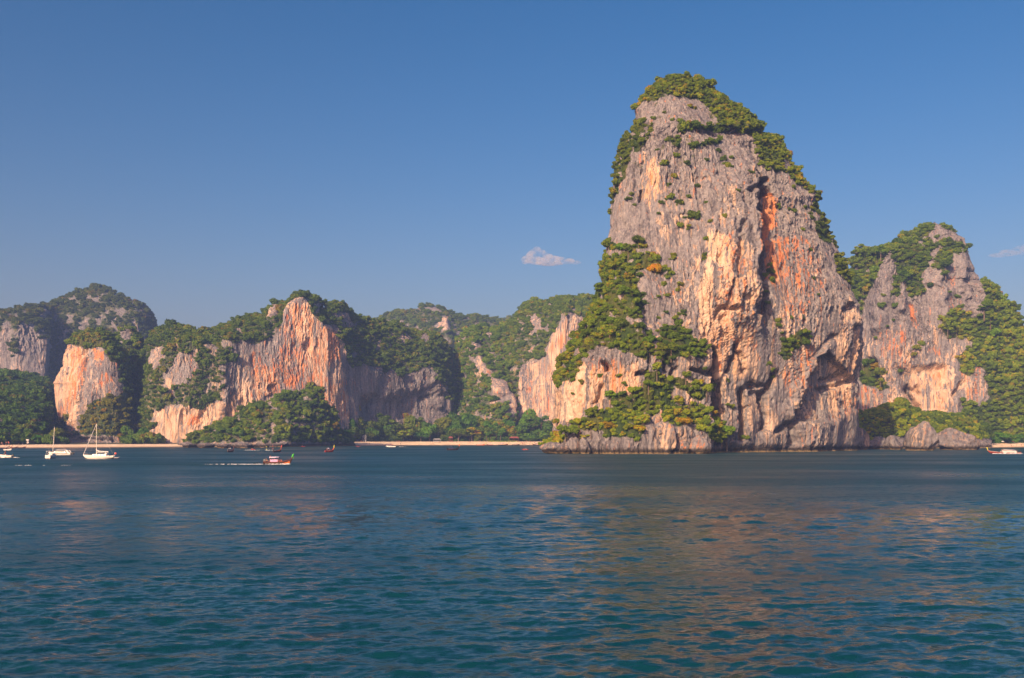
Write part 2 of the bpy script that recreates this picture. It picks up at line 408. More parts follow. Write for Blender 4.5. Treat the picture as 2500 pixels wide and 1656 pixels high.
def rock_relief(P, amp=1.0, sx=1.0):
    """Fluted, pitted limestone: depth of relief in metres, stretched along the drip lines."""
    x, y, z = P[..., 0] / sx, P[..., 1] / sx, P[..., 2] / sx
    wv = 5 * noise(x * .04, y * .04, z * .03, 9) + 1.2 * noise(x * .2, y * .2, z * .08, 10)
    d = 4.0 * fbm(x * .018, y * .018, z * .010, 3, 1)
    m = .35 + 1.15 * sstep(-.28, .4, noise(x * .03, y * .03, z * .022, 19))   # smooth sheets and rough stretches
    d += .70 * ridged((x + wv) * .060, (y + wv) * .06, z * .008, 2, 2)
    d += m * .55 * ridged((x + wv) * .17, (y + wv) * .17, z * .014, 3, 5)
    d += m * .55 * ridged((x + wv) * .45, (y + wv) * .45, z * .035, 2, 7)
    d += m * .58 * fbm(x * .6, y * .6, z * .22, 3, 6) + m * .30 * noise(x * 1.5, y * 1.5, z * .7, 17)
    ov = noise(x * .045, y * .045, z * .05, 12)                     # stretches of hollows and overhangs
    g = sstep(-.05, .4, ov)
    d -= (.45 + 2.0 * g) * sstep(.2, .45, noise(x * .14, y * .14, z * .06, 14))
    d -= (.35 + 1.1 * g) * sstep(.22, .45, noise(x * .38, y * .38, z * .16, 15))
    return d * amp

def loft(name, D0, sk, rows, xl, xr, b, e=0.85, nth=420, back=26, off=0.0, b_back=None):
    """Closed rock tower as stacked outlines. rows: picture rows (top first) at depth D0; left / right edges from the photograph."""
    Z = wz(np.asarray(rows, float), D0)
    sk = sk * (lambda q: q / q.max())(ip(rows, xr) - ip(rows, xl))
    Dl, Dr = D0 - sk, D0 + sk
    pyl = HY - (Z - H) / Dl * F; pyr = HY - (Z - H) / Dr * F
    Xl = (ip(pyl, xl) - CX) / F * Dl; Xr = (ip(pyr, xr) - CX) / F * Dr
    bb = ip(np.asarray(rows, float), b)
    th = np.concatenate([np.linspace(R(-18), R(198), nth), np.linspace(R(198), R(342), back + 2)[1:-1]])
    c, s = np.cos(th), np.sin(th)
    ce, se = np.sign(c) * np.abs(c) ** e, np.sign(s) * np.abs(s) ** e
    cx, a = (Xl + Xr) / 2, (Xr - Xl) / 2
    X = cx[:, None] + a[:, None] * ce[None]
    fr = np.where(s > 0, 1.0, b_back or 1.0)
    Y = D0 + off + sk[:, None] * ce[None] - bb[:, None] * (se * fr)[None]
    P = np.stack([X, Y, np.broadcast_to(Z[:, None], X.shape)], -1)
    return fit(P[:, ::-1], xl, xr, 5)                                                 # left to right as seen
def loft_mesh(name, P, N_cols, mat, paint, smooth=False):
    ni, nj = P.shape[:2]; V = P.reshape(-1, 3); Q = grid_quads(ni, nj, True)
    top = P[0].mean(0) + np.array([0, 0, .6])
    V = np.concatenate([V, top[None]]); T = np.stack([np.full(nj, len(V) - 1), (np.arange(nj) + 1) % nj, np.arange(nj)], 1)
    me = mesh_np(name, V, Q[:, ::-1], mat, smooth=smooth, tris=T)
    pa = np.concatenate([paint.reshape(-1, 4), paint[0].mean(0)[None]]); attr_color(me, 'paint', pa); return me
def fit(P, xl, xr, pad=3.0):
    """Keep the body's outline to the one measured in the photograph after its relief has been added."""
    for _ in range(2):
        px, py = pix(P); ed = np.linspace(py.min(), py.max(), 90); lo, hi, mid = [], [], []
        for a, b in zip(ed[:-1], ed[1:]):
            m = (py >= a) & (py < b)
            if m.sum() < 8: continue
            lo.append(px[m].min()); hi.append(px[m].max()); mid.append((a + b) / 2)
        lo = np.convolve(np.pad(lo, 2, 'edge'), np.ones(5) / 5, 'valid'); hi = np.convolve(np.pad(hi, 2, 'edge'), np.ones(5) / 5, 'valid')
        L, Hh = np.interp(py, mid, lo), np.interp(py, mid, hi); tl, tr = ip(py, xl) + pad, ip(py, xr) - pad
        t = np.clip((px - L) / np.maximum(Hh - L, 20), 0, 1); P = P.copy(); P[..., 0] += ((tl - L) * (1 - t) + (tr - Hh) * t) * P[..., 1] / F
    return P
def norm2(P):
    n = grid_normals(P); C = np.array([0, 0, H])
    # orient outward from the axis of the body
    ax = P.mean(1, keepdims=True); f = ((P - ax) * n)[..., :2].sum(-1).mean()
    return n if f > 0 else -n

def ribbon(cols, Db, sky, cliff, Dr, lean, nc=110, ns=70, back=160, depth_mid=None, base_z=-1.0):
    """Long massif: for every picture column a foot, a cliff top and a ridge line, then a back slope."""
    px = cols[:, None]; n = len(cols)
    db = ip(cols, Db)[:, None]; dr = ip(cols, Dr)[:, None]; ln = ip(cols, lean)[:, None] if not np.isscalar(lean) else lean
    skyz = wz(ip(cols, sky)[:, None], dr); cz = np.minimum(wz(ip(cols, cliff)[:, None], db + ln), skyz - 1.0)
    cz = np.maximum(cz, 0.2)
    t = np.linspace(0, 1, nc)[None]; s = np.linspace(0, 1, ns)[None][:, 1:]; u = np.linspace(0, 1, 10)[None][:, 1:]
    Y = np.concatenate([db + ln * t + 0 * px, db + ln + (dr - db - ln) * s ** 1.0, dr + back * u + 0 * px], 1)
    Z = np.concatenate([base_z + (cz - base_z) * t, cz + (skyz - cz) * np.sin(s * np.pi / 2) ** 0.9, skyz + (-2 - skyz) * u ** 1.3], 1)
    X = (px - CX) / F * Y
    return np.stack([X, Y, Z], -1)
# ------------------------------------------------------------------ water, shores
def build_sea():
    ys = [-300, -60, -10, 4, 10]
    y = 14.0
    while y < 620:
        ys.append(y); y += max(0.125, 8.6e-5 * y * y * 1.0)
    ys += list(np.geomspace(640, 5200, 60)); ys = np.array(ys, np.float32)
    u = np.concatenate([-np.geomspace(6, .66, 10), np.linspace(-.60, .60, 560), np.geomspace(.66, 6, 10)]).astype(np.float32)
    yy, uu = np.meshgrid(ys, u, indexing='ij'); xx = uu * np.maximum(yy, 10)
    dy = np.gradient(ys)[:, None]
    r = np.random.default_rng(5); z = np.zeros_like(xx); ox = np.zeros_like(xx); oy = np.zeros_like(xx)
    wind = R(-72)
    lam = np.geomspace(3.8, .34, 54)
    warp = 1.5 * noise(xx * .04, yy * .04, 0, 3)
    gust = 0.75 + 0.6 * fbm(xx * .018, yy * .018, 0, 3, 8)
    for L in lam:
        a = wind + r.normal() * .62; kx, ky = math.cos(a), math.sin(a); k = 2 * math.pi / L
        amp = 0.0092 * L ** .80 * (0.6 + .8 * r.random()) * np.clip(L / (2.2 * dy) - .6, 0, 1) * gust
        ph = k * (kx * (xx + warp) + ky * (yy + warp)) + r.uniform(0, 6.28)
        z += amp * np.sin(ph); ox += amp * .8 * kx * np.cos(ph); oy += amp * .8 * ky * np.cos(ph)
    P = np.stack([xx + ox, yy + oy, z - .05], -1)
    o = link('sea', mesh_np('sea', P, grid_quads(*xx.shape), WATER))
    tag(o, 'dark teal sea with small choppy waves filling the lower half', 'sea', kind='structure')
build_sea()

def shore(name, cols, D, prof, mat, label, cat):
    """prof: list of (metres inland, height)."""
    cols = np.asarray(cols, float); d0 = ip(cols, D); rows = []
    for k, (inl, h) in enumerate(prof):
        y = d0 + inl + (0 if inl > 100 else 1.5 * noise(cols * .03, k * .7, 0, 4)); x = (cols - CX) / F * y
        rows.append(np.stack([x, y, h + 0.15 * noise(cols * .08, k, 0, 2) * (h > 0)], -1))
    P = np.stack(rows, 0)
    if cols[0] < 0: P[..., 2] = np.where(P[..., 2] > 0, P[..., 2] * ip(cols, [(450, .62), (800, 1.0)])[None], P[..., 2])   # the left sands lie lower
    o = link(name, mesh_np(name, P, grid_quads(*P.shape[:2]), mat)); return tag(o, label, cat, kind='structure')
LEFT_D = [(-900, 600), (0, 668), (150, 690), (430, 760), (470, 775), (800, 862), (1000, 935), (1345, 965), (1500, 985)]
shore('beach', np.linspace(-900, 1480, 300), LEFT_D, [(-12, -1.6), (-1, -.1), (3, .35), (12, 1.7), (22, 2.9), (36, 3.5)], SAND, 'long pale sand beach under the trees across the bay', 'beach')
shore('ground', np.linspace(-900, 1480, 120), LEFT_D, [(34.5, 3.3), (60, 4.0), (200, 6), (900, 10), (2600, 14)], SOIL, 'dark forest floor behind the beach', 'ground')
RIGHT_D = [(2300, 668), (2400, 690), (2500, 745), (2800, 800), (3400, 900)]
shore('beach', np.linspace(2330, 3400, 80), RIGHT_D, [(-10, -1.6), (-1, -.1), (3, .4), (10, 1.6), (20, 2.5), (34, 3.2)], SAND, 'strip of pale sand at the far right foot of the hill', 'beach')
shore('ground', np.linspace(2150, 3400, 60), [(2150, 690)] + RIGHT_D[1:], [(31, 3.0), (80, 4.5), (900, 9)], SOIL, 'dark ground under the jungle at the right edge', 'ground')

def warp_px(px, py, a=5.0, f=.035):
    return px + a * fbm(px * f, py * f, .5, 3, 21), py + a * fbm(px * f, py * f, 7.5, 3, 22)

# ------------------------------------------------------------------ the tall tower
def build_tower():
    xl = [(186, 1655), (190, 1628), (197, 1612), (219, 1580), (239, 1563), (267, 1549), (305, 1545), (343, 1518), (380, 1501), (401, 1496), (453, 1492), (504, 1487), (556, 1484), (594, 1477), (660, 1466),
          (697, 1463), (737, 1446), (767, 1432), (811, 1412), (848, 1386), (885, 1366), (915, 1356), (952, 1350), (985, 1348), (1067, 1343), (1120, 1340)]
    xr = [(186, 1690), (190, 1704), (205, 1736), (225, 1760), (243, 1784), (260, 1810), (279, 1836), (291, 1848), (308, 1869), (325, 1880), (343, 1908), (374, 1928), (398, 1941), (429, 1962), (453, 1981), (477, 2000),
          (508, 2005), (532, 2018), (573, 2035), (615, 2055), (649, 2070), (708, 2087), (745, 2103), (789, 2111), (841, 2113), (893, 2109), (930, 2103), (996, 2101), (1120, 2100)]
    b = [(186, 5), (200, 12), (260, 22), (400, 33), (700, 44), (900, 52), (1120, 58)]
    rows = np.concatenate([np.linspace(206, 1076, 560), np.linspace(1080, 1108, 14)])
    P = loft('tower', 530, 48, rows, xl, xr, b, e=.80, nth=560, b_back=1.1)
    N = norm2(P); px, py = pix(P)
    qx, qy = warp_px(px, py, 7, .03)
    d0 = rock_relief(P) * (0.35 + .65 * sstep(188, 330, py)); d = np.zeros_like(px)
    # buttress left of the long crack, standing proud and ending in a sharp right-hand edge
    ex = ip(qy, [(300, 1800), (400, 1842), (520, 1853), (640, 1850), (760, 1846), (900, 1880)])
    step = sstep(330, 470, qy) * (1 - sstep(690, 850, qy))
    d += step * 13.0 * sstep(1640, 1815, qx) * (1 - sstep(ex - 3, ex + 5, qx))
    d -= step * 14.0 * np.exp(-((qx - ex - 12) / 12) ** 2)
    d += 3.0 * np.exp(-((qx - 1838) / 9) ** 2) * sstep(420, 520, qy) * (1 - sstep(600, 720, qy))
    # second rib and its shade line
    d -= 16 * np.exp(-(path_d(qx, qy, [(1859, 500), (1861, 560), (1862, 640)]) / 5) ** 2)
    d -= 5 * np.exp(-(path_d(qx, qy, [(1800, 560), (1795, 640), (1790, 690)]) / 6) ** 2)
    d -= 5 * np.exp(-(path_d(qx, qy, [(1848, 640), (1843, 700), (1848, 760)]) / 8) ** 2)
    # cave at the head of the crack
    d -= 26 * pm(qx, qy, C6((1185, 830), (1225, 775), (1290, 800), (1275, 850), (1325, 905), (1250, 945), (1215, 1030), (1185, 920)), 5)
    d -= 6 * pm(qx, qy, C6((1100, 920), (1150, 880), (1175, 900), (1130, 950)), 5)
    d -= 5 * pm(qx, qy, C6((365, 870), (385, 880), (380, 970), (368, 970)), 4)
    # shoulder block on the lower left; its top is the tree belt
    ey = ip(qx, [(1330, 930), (1360, 880), (1400, 815), (1450, 700), (1490, 640), (1530, 700), (1560, 800), (1620, 815), (1690, 820), (1735, 850)])
    sh = sstep(-25, 55, qy - ey) * (1 - sstep(1722, 1742, qx))
    d += 8.5 * sh
    # rough ledge below the belt and the foot of the block
    d += 7.0 * sstep(985, 1062, qy + 14 * noise(qx * .02, 0, 0, 31)) * (1 - sstep(1735, 1770, qx)) * sstep(1395, 1480, qx)
    # black chimneys at the foot
    for path, w, k in (([(1736, 862), (1733, 930), (1742, 1000), (1748, 1075)], 9, 15), ([(1755, 945), (1752, 1035)], 10, 9), ([(1791, 842), (1782, 880), (1772, 905)], 7, 8), ([(1800, 860), (1812, 905)], 5, 6),
                       ([(1816, 955), (1818, 1010), (1812, 1070)], 8, 11), ([(1874, 980), (1876, 1045)], 8, 9), ([(1872, 975), (1893, 950), (1897, 915)], 8, 10), ([(1826, 941), (1882, 943)], 6, 5),
                       ([(1846, 960), (1870, 958)], 7, 5), ([(1905, 1052), (1935, 1040)], 7, 6), ([(1772, 700), (1758, 745), (1750, 790)], 5, 4), ([(1730, 780), (1748, 756), (1775, 762)], 5, 4),
                       ([(1668, 905), (1700, 915), (1728, 912)], 5, 6), ([(1540, 920), (1560, 915)], 6, 6), ([(1468, 893), (1470, 905)], 6, 8), ([(1602, 880), (1600, 905)], 5, 6), ([(1622, 900), (1620, 920)], 5, 6),
                       ([(1460, 950), (1452, 985)], 6, 4), ([(1955, 1080), (1952, 1040), (1962, 1010)], 10, 8), ([(1985, 880), (2015, 845), (2040, 820)], 6, 4), ([(2033, 950), (2060, 944), (2085, 930)], 6, 5), ([(2030, 928), (2065, 920)], 5, 4)):
        d -= k * np.exp(-(path_d(qx, qy, path) / w) ** 2)
    # big slanting alcove, its left wall overhanging
    al = [(2022, 862), (2046, 880), (2078, 915), (2096, 1000), (2060, 1026), (1985, 1030), (1958, 1020), (1972, 975), (1985, 935), (2003, 905)]
    xlft = ip(qy, [(850, 2024), (863, 2018), (905, 1998), (967, 1974), (1011, 1960), (1040, 1950)])
    d -= 12 * pm(qx, qy, al, 6) * np.clip(1 - (qx - xlft) / 125, .12, 1)
    d += 4 * np.exp(-(path_d(qx, qy, [(2020, 850), (1990, 890), (1962, 960), (1945, 1010)]) / 16) ** 2)
    d -= 8 * pm(qx, qy, C5((970, 540), (985, 480), (1030, 500), (1020, 560)), 6)
    d -= 6 * np.exp(-(np.hypot(qx - 2091, qy - 797) / 9) ** 2)
    d -= 5 * np.exp(-(path_d(qx, qy, [(2010, 880), (1985, 930), (1990, 980)]) / 9) ** 2)
    # undercut at the waterline
    d -= 3.0 * np.exp(-((py - 1098) / 9) ** 2) * (qx > 1760)
    d = d * sstep(-.1, .45, -N[..., 1])
    Pd = P + N * d0[..., None] * np.array([1, 1, .25]) + N * d[..., None] * np.array([.2, 1.1, .15]); Pd[..., 2] = np.where(py > 1100, Pd[..., 2] - 2.5, Pd[..., 2])
    Pd = fit(Pd, xl, xr, 4)
    px, py = pix(Pd); qx, qy = warp_px(px, py, 7, .03)
    # colours
    orange = np.zeros_like(px) + .16
    for poly, k in ((C6((1215, 940), (1310, 910), (1335, 1000), (1290, 1150), (1240, 1300), (1212, 1200)), 1.0), (C5((430, 60), (620, 40), (560, 280), (520, 420), (470, 330)), .7),
                    (C5((440, 0), (760, 60), (860, 300), (700, 640), (560, 600), (500, 300)), .42), (C5((100, 60), (380, 120), (400, 560), (420, 800), (280, 800), (130, 980), (60, 700)), .34),
                    (C5((640, 780), (800, 760), (760, 1100), (600, 1120), (560, 950)), .38), (C4((330, 850), (520, 820), (640, 900), (720, 1000), (620, 1090), (520, 1060), (380, 1000)), .42),
                    (C6((940, 1180), (1030, 1180), (1030, 1300), (930, 1300)), .45), (C6((380, 640), (470, 650), (530, 800), (400, 900)), .3), (C5((860, 1040), (1080, 1060), (1217, 1080), (1217, 1200), (960, 1260)), .4), (C4((930, 1310), (1190, 1330), (1190, 1480), (940, 1470)), .15)):
        orange = np.maximum(orange, k * pm(qx, qy, poly, 12))
    orange = np.where(orange > .2, orange * 1.12, orange)
    cream = .06 + .34 * sstep(560, 800, qy) * sstep(1440, 1700, qx) + .0 * px
    for poly, k in ((C6((370, 620), (470, 640), (530, 800), (500, 900), (420, 1050), (370, 950)), .9), (C5((60, 0), (380, 60), (400, 560), (420, 980), (260, 1000), (80, 1000), (0, 700)), .85), (C4((110, 1000), (320, 880), (700, 880), (740, 1040), (500, 1200), (330, 1250), (110, 1330)), .8),
                    (C5((960, 540), (1090, 520), (1110, 900), (1080, 1180), (860, 1230), (870, 1000)), .75), (C6((480, 740), (1050, 740), (1150, 1500), (700, 1560), (460, 1200)), .32), (C5((440, 200), (900, 300), (880, 600), (600, 680), (480, 400)), .35)):
        cream = np.maximum(cream, k * pm(qx, qy, poly, 16))
    cream -= .3 * (1 - sstep(250, 420, qy))
    V1 = C6((300, 330), (370, 265), (480, 245), (540, 205), (640, 225), (720, 230), (790, 270), (850, 310), (890, 370), (960, 440), (1050, 470), (1150, 500), (1195, 600), (1200, 700), (1280, 750), (1400, 775), (1480, 840), (1540, 890), (1590, 1000), (1650, 1060), (1700, 1180), (1790, 1320), (1850, 1300), (1720, 1000), (1600, 800), (1480, 640), (1300, 400), (1000, 150), (700, 20), (400, 60), (270, 250))
    V2 = C6((290, 400), (310, 330), (340, 400), (460, 420), (410, 500), (360, 600), (290, 650), (250, 800), (200, 880), (150, 1050), (100, 1050), (120, 850), (140, 650), (190, 520))
    V3 = C6((620, 410), (720, 420), (820, 425), (940, 415), (980, 460), (900, 485), (740, 455), (640, 490)); V4 = C6((690, 560), (740, 560), (830, 530), (940, 510), (940, 550), (820, 570), (740, 595), (700, 580)); V4b = C6((550, 500), (650, 530), (610, 570), (540, 545))
    V5 = C4((470, 110), (540, 80), (600, 150), (690, 85), (760, 140), (830, 190), (880, 250), (930, 280), (900, 330), (830, 310), (740, 270), (690, 360), (760, 480), (800, 490), (700, 520), (740, 580), (680, 600), (790, 700), (800, 760), (830, 830), (760, 870), (700, 850), (640, 810), (540, 790), (430, 770), (330, 860), (290, 1000), (220, 1000), (140, 1060), (90, 1000), (90, 900), (180, 770), (260, 680), (310, 550), (380, 400), (400, 300), (420, 150))
    V6 = C4((850, 650), (950, 630), (1060, 680), (1060, 720), (1140, 750), (1170, 830), (1110, 870), (1060, 840), (1000, 830), (940, 850), (900, 900), (850, 880), (820, 800))
    V7 = C4((740, 990), (750, 940), (830, 930), (870, 980), (940, 980), (1080, 980), (1100, 1020), (1160, 1040), (1150, 1110), (1080, 1130), (1010, 1080), (940, 1040), (920, 1100), (960, 1150), (1060, 1140), (1160, 1200), (1180, 1290), (1270, 1270), (1310, 1310), (1270, 1400), (1220, 1410), (1120, 1330), (1020, 1270), (960, 1310), (880, 1260), (790, 1230), (740, 1260), (730, 1390), (600, 1370), (470, 1380), (450, 1330), (330, 1320), (250, 1350), (250, 1280), (340, 1250), (440, 1200), (500, 1180), (560, 1200), (490, 1120), (560, 1080), (640, 1090), (640, 1050), (720, 1050))
    V8 = C4((40, 1400), (100, 1360), (200, 1350), (250, 1380), (120, 1430), (60, 1440)); V9 = C5((560, 740), (620, 700), (680, 660), (760, 670), (760, 730), (700, 770), (640, 800), (610, 860), (580, 870), (550, 820))
    Y1 = C5((890, 180), (960, 160), (1030, 300), (1080, 430), (1020, 370), (950, 310)); Y2 = C6((1560, 900), (1650, 900), (1700, 1180), (1790, 1300), (1640, 1240), (1560, 1080))
    vx, vy = warp_px(px, py, 6, .05)
    M = {k: pm(vx, vy, v, 3) for k, v in dict(V1=V1, V2=V2, V3=V3, V4=V4, V4b=V4b, V5=V5, V6=V6, V7=V7, V8=V8, V9=V9, Y1=Y1, Y2=Y2).items()}
    hole = fbm(px * .035, py * .035, 2, 3, 40)
    M['V5'] = M['V5'] * (hole < .42); M['V2'] = M['V2'] * (hole < .2); M['Y2'] = M['Y2'] * (hole < .15)
    M['V7'] = M['V7'] * (hole < .5); M['V1'] = M['V1'] * ((py < 385) | (hole < .26))
    soil = np.clip(sum(M.values()), 0, 1) * .75
    soil = np.maximum(soil, .52 * sstep(.25, .6, fbm(px * .05, py * .05, 4, 3, 44)) * (.25 + .75 * (1 - sstep(300, 620, py))))
    dark = .35 * sstep(1000, 1080, py) * (px < 1960)
    paint = np.stack([orange, np.clip(cream, 0, 1), soil, dark + 0 * px], -1)
    o = link('limestone_tower', loft_mesh('limestone_tower', Pd, 0, ROCK, paint))
    tag(o, 'tall grey and orange limestone tower with a green cap rising from the sea', 'cliff', kind='structure')
    Nd = norm2(Pd); fr = slice(0, 700)
    def sc(k, sp, rad, reg, **kw): scatter(Pd, Nd, M[k], sp, rad, reg, **kw)
    sc('V1', 2.1, (1.1, 2.2), 'tower_cap', seed=1, lift=.25, facing=-.5, kinds='scrub', tint=(1.5, 1.28, .8))
    sc('V2', 2.6, (1.0, 2.3), 'tower_edge', seed=2, lift=.25, facing=-.4, kinds='scrub')
    for k, s in (('V3', 3), ('V4', 4), ('V4b', 5)): sc(k, 2.8, (1.3, 2.2), 'tower_ledges', seed=s, lift=.3, kinds='scrub')
    sc('V5', 2.9, (1.4, 3.2), 'shoulder', seed=6, lift=.15, facing=-.3, tint=(1.25, 1.15, .85))
    sc('V6', 3.2, (1.7, 3.1), 'belt', seed=7, lift=.15, tint=(1.2, 1.1, .85))
    sc('V7', 2.8, (1.4, 3.1), 'tower_foot', seed=8, lift=.15, tint=(1.6, 1.4, .8), facing=-.3)
    sc('V8', 3.0, (1.5, 2.5), 'tower_foot', seed=9, lift=.2, tint=(1.25, 1.0, .8))
    sc('V9', 3.2, (1.6, 2.8), 'tower_ledges', seed=10, lift=.3, tint=(1.15, 1.1, .9))
    sc('Y1', 3.0, (1.3, 2.2), 'tower_edge', seed=11, lift=.2, facing=-.4, tint=(1.6, 1.05, .8)); sc('Y2', 3.6, (1.3, 2.2), 'tower_edge', seed=12, lift=.2, facing=-.4, tint=(1.6, 1.05, .8), kinds='scrub')
    r = random.Random(4)
    for px_, py_, rr_, D_ in [(1372 + 13 * k + r.uniform(-5, 5), r.uniform(1046, 1078), r.uniform(1.4, 2.8), r.uniform(438, 446)) for k in range(16)] + [(1700, 1060, 3.0, 462), (1722, 1050, 3.2, 464), (1744, 1062, 3.3, 461), (1762, 1070, 3.0, 460), (1776, 1058, 2.4, 463), (1752, 1078, 2.2, 459), (1640, 1046, 2.6, 466), (1334, 1082, 2.0, 484), (1322, 1086, 1.6, 485), (1350, 1078, 2.2, 482)]:
        CAND.append((wx(px_, D_), D_, wz(py_, D_), rr_, 'tower_foot', (1.75, 1.45, .8), 'tree', r.uniform(0, 6)))
    # single bushes clinging to the face
    front = Pd[:, 26:]; fpx, fpy = pix(front); fn = Nd[:, 26:]
    bush = [(480, 600, 1.5), (610, 635, 2), (530, 690, 2.6), (600, 780, 2), (690, 685, 2.2), (760, 850, 1.8), (570, 930, 2.2), (620, 962, 2.6), (650, 970, 2), (740, 1055, 3.4), (715, 1065, 2.4), (640, 1130, 1.9), (700, 1135, 1.8), (1050, 880, 1.6), (1440, 1025, 2.6), (1410, 1015, 1.8), (1330, 985, 1.8), (940, 660, 2.2), (965, 690, 1.8), (1000, 650, 1.8), (985, 710, 1.8), (850, 1100, 1.6), (500, 965, 1.5), (300, 905, 1.7), (280, 940, 1.8), (320, 985, 1.5), (560, 840, 1.4), (960, 1060, 1.8), (1090, 1020, 2.0), (1010, 1060, 1.6), (380, 400, 2), (455, 370, 1.5), (580, 385, 1.6), (640, 390, 1.6), (705, 290, 2), (740, 300, 1.6), (520, 330, 1.4), (910, 600, 1.8), (830, 670, 1.4), (820, 970, 1.3), (700, 925, 1.5), (1440, 860, 2), (1400, 840, 1.7), (1520, 1000, 1.6), (1510, 1160, 1.5), (490, 1045, 1.4), (590, 1340, 1.8), (800, 1340, 1.6), (1270, 1450, 2.4), (1250, 1480, 2.2), (1130, 750, 1.5), (815, 1225, 1.2)]
    pts = [(C6((a, b_))[0], r_) for a, b_, r_ in bush]
    pts += [(C5((a, b_))[0], r_) for a, b_, r_ in ((480, 270, 2), (490, 325, 2), (500, 340, 1.6), (530, 600, 2), (540, 630, 2), (470, 480, 1.6), (690, 570, 1.4), (620, 580, 1.4), (320, 1370, 2), (345, 1375, 1.5), (480, 230, 1.5), (750, 130, 1.8), (775, 320, 1.4), (800, 430, 1.3), (60, 60, 1.5), (570, 680, 1.6), (500, 920, 1.5), (510, 970, 1.7), (480, 880, 1.5), (40, 180, 1.3), (210, 990, 1.2), (230, 1170, 1.6), (210, 1150, 1.5), (460, 410, 1.5))]
    pts += [(C4((a, b_))[0], r_) for a, b_, r_ in ((970, 360, 2), (885, 430, 1.9), (1000, 540, 2), (880, 545, 1.5), (935, 580, 1.7), (830, 580, 1.5), (830, 440, 1.6), (960, 400, 1.3), (925, 190, 1.7), (1000, 560, 1.5), (820, 670, 1.5), (165, 1260, 2.4), (165, 1345, 2.2), (450, 960, 1.8), (320, 1000, 1.5), (570, 960, 1.6), (600, 1010, 1.4), (270, 1080, 1.2), (870, 360, 1.6), (1130, 920, 1.5), (1130, 180, 1.4), (790, 1500, 1))]
    for q, ((bx, by), rr) in enumerate(pts):
        k = np.argmin((fpx - bx) ** 2 + (fpy - by) ** 2 + 1e6 * ((fn * np.array([0, -1, 0])).sum(-1) < -.2)); p = front.reshape(-1, 3)[k]; nv = fn.reshape(-1, 3)[k]
        CAND.append((p[0] + nv[0] * .4, p[1] + nv[1] * .4, p[2] - .4 * rr, rr * .85, 'face_bush', (1.05, 1.0, .9), 'scrub', q * 1.7))
        if q % 2 == 0: CAND.append((p[0] + nv[0] * .4 + rr * random.uniform(-1.2, 1.2), p[1] + nv[1] * .4, p[2] - rr * random.uniform(.4, 1.2), rr * .5, 'face_bush', (1.2, .95, .85), 'scrub', q * 1.3))
    return Pd, Nd
TOWER, TOWER_N = build_tower()

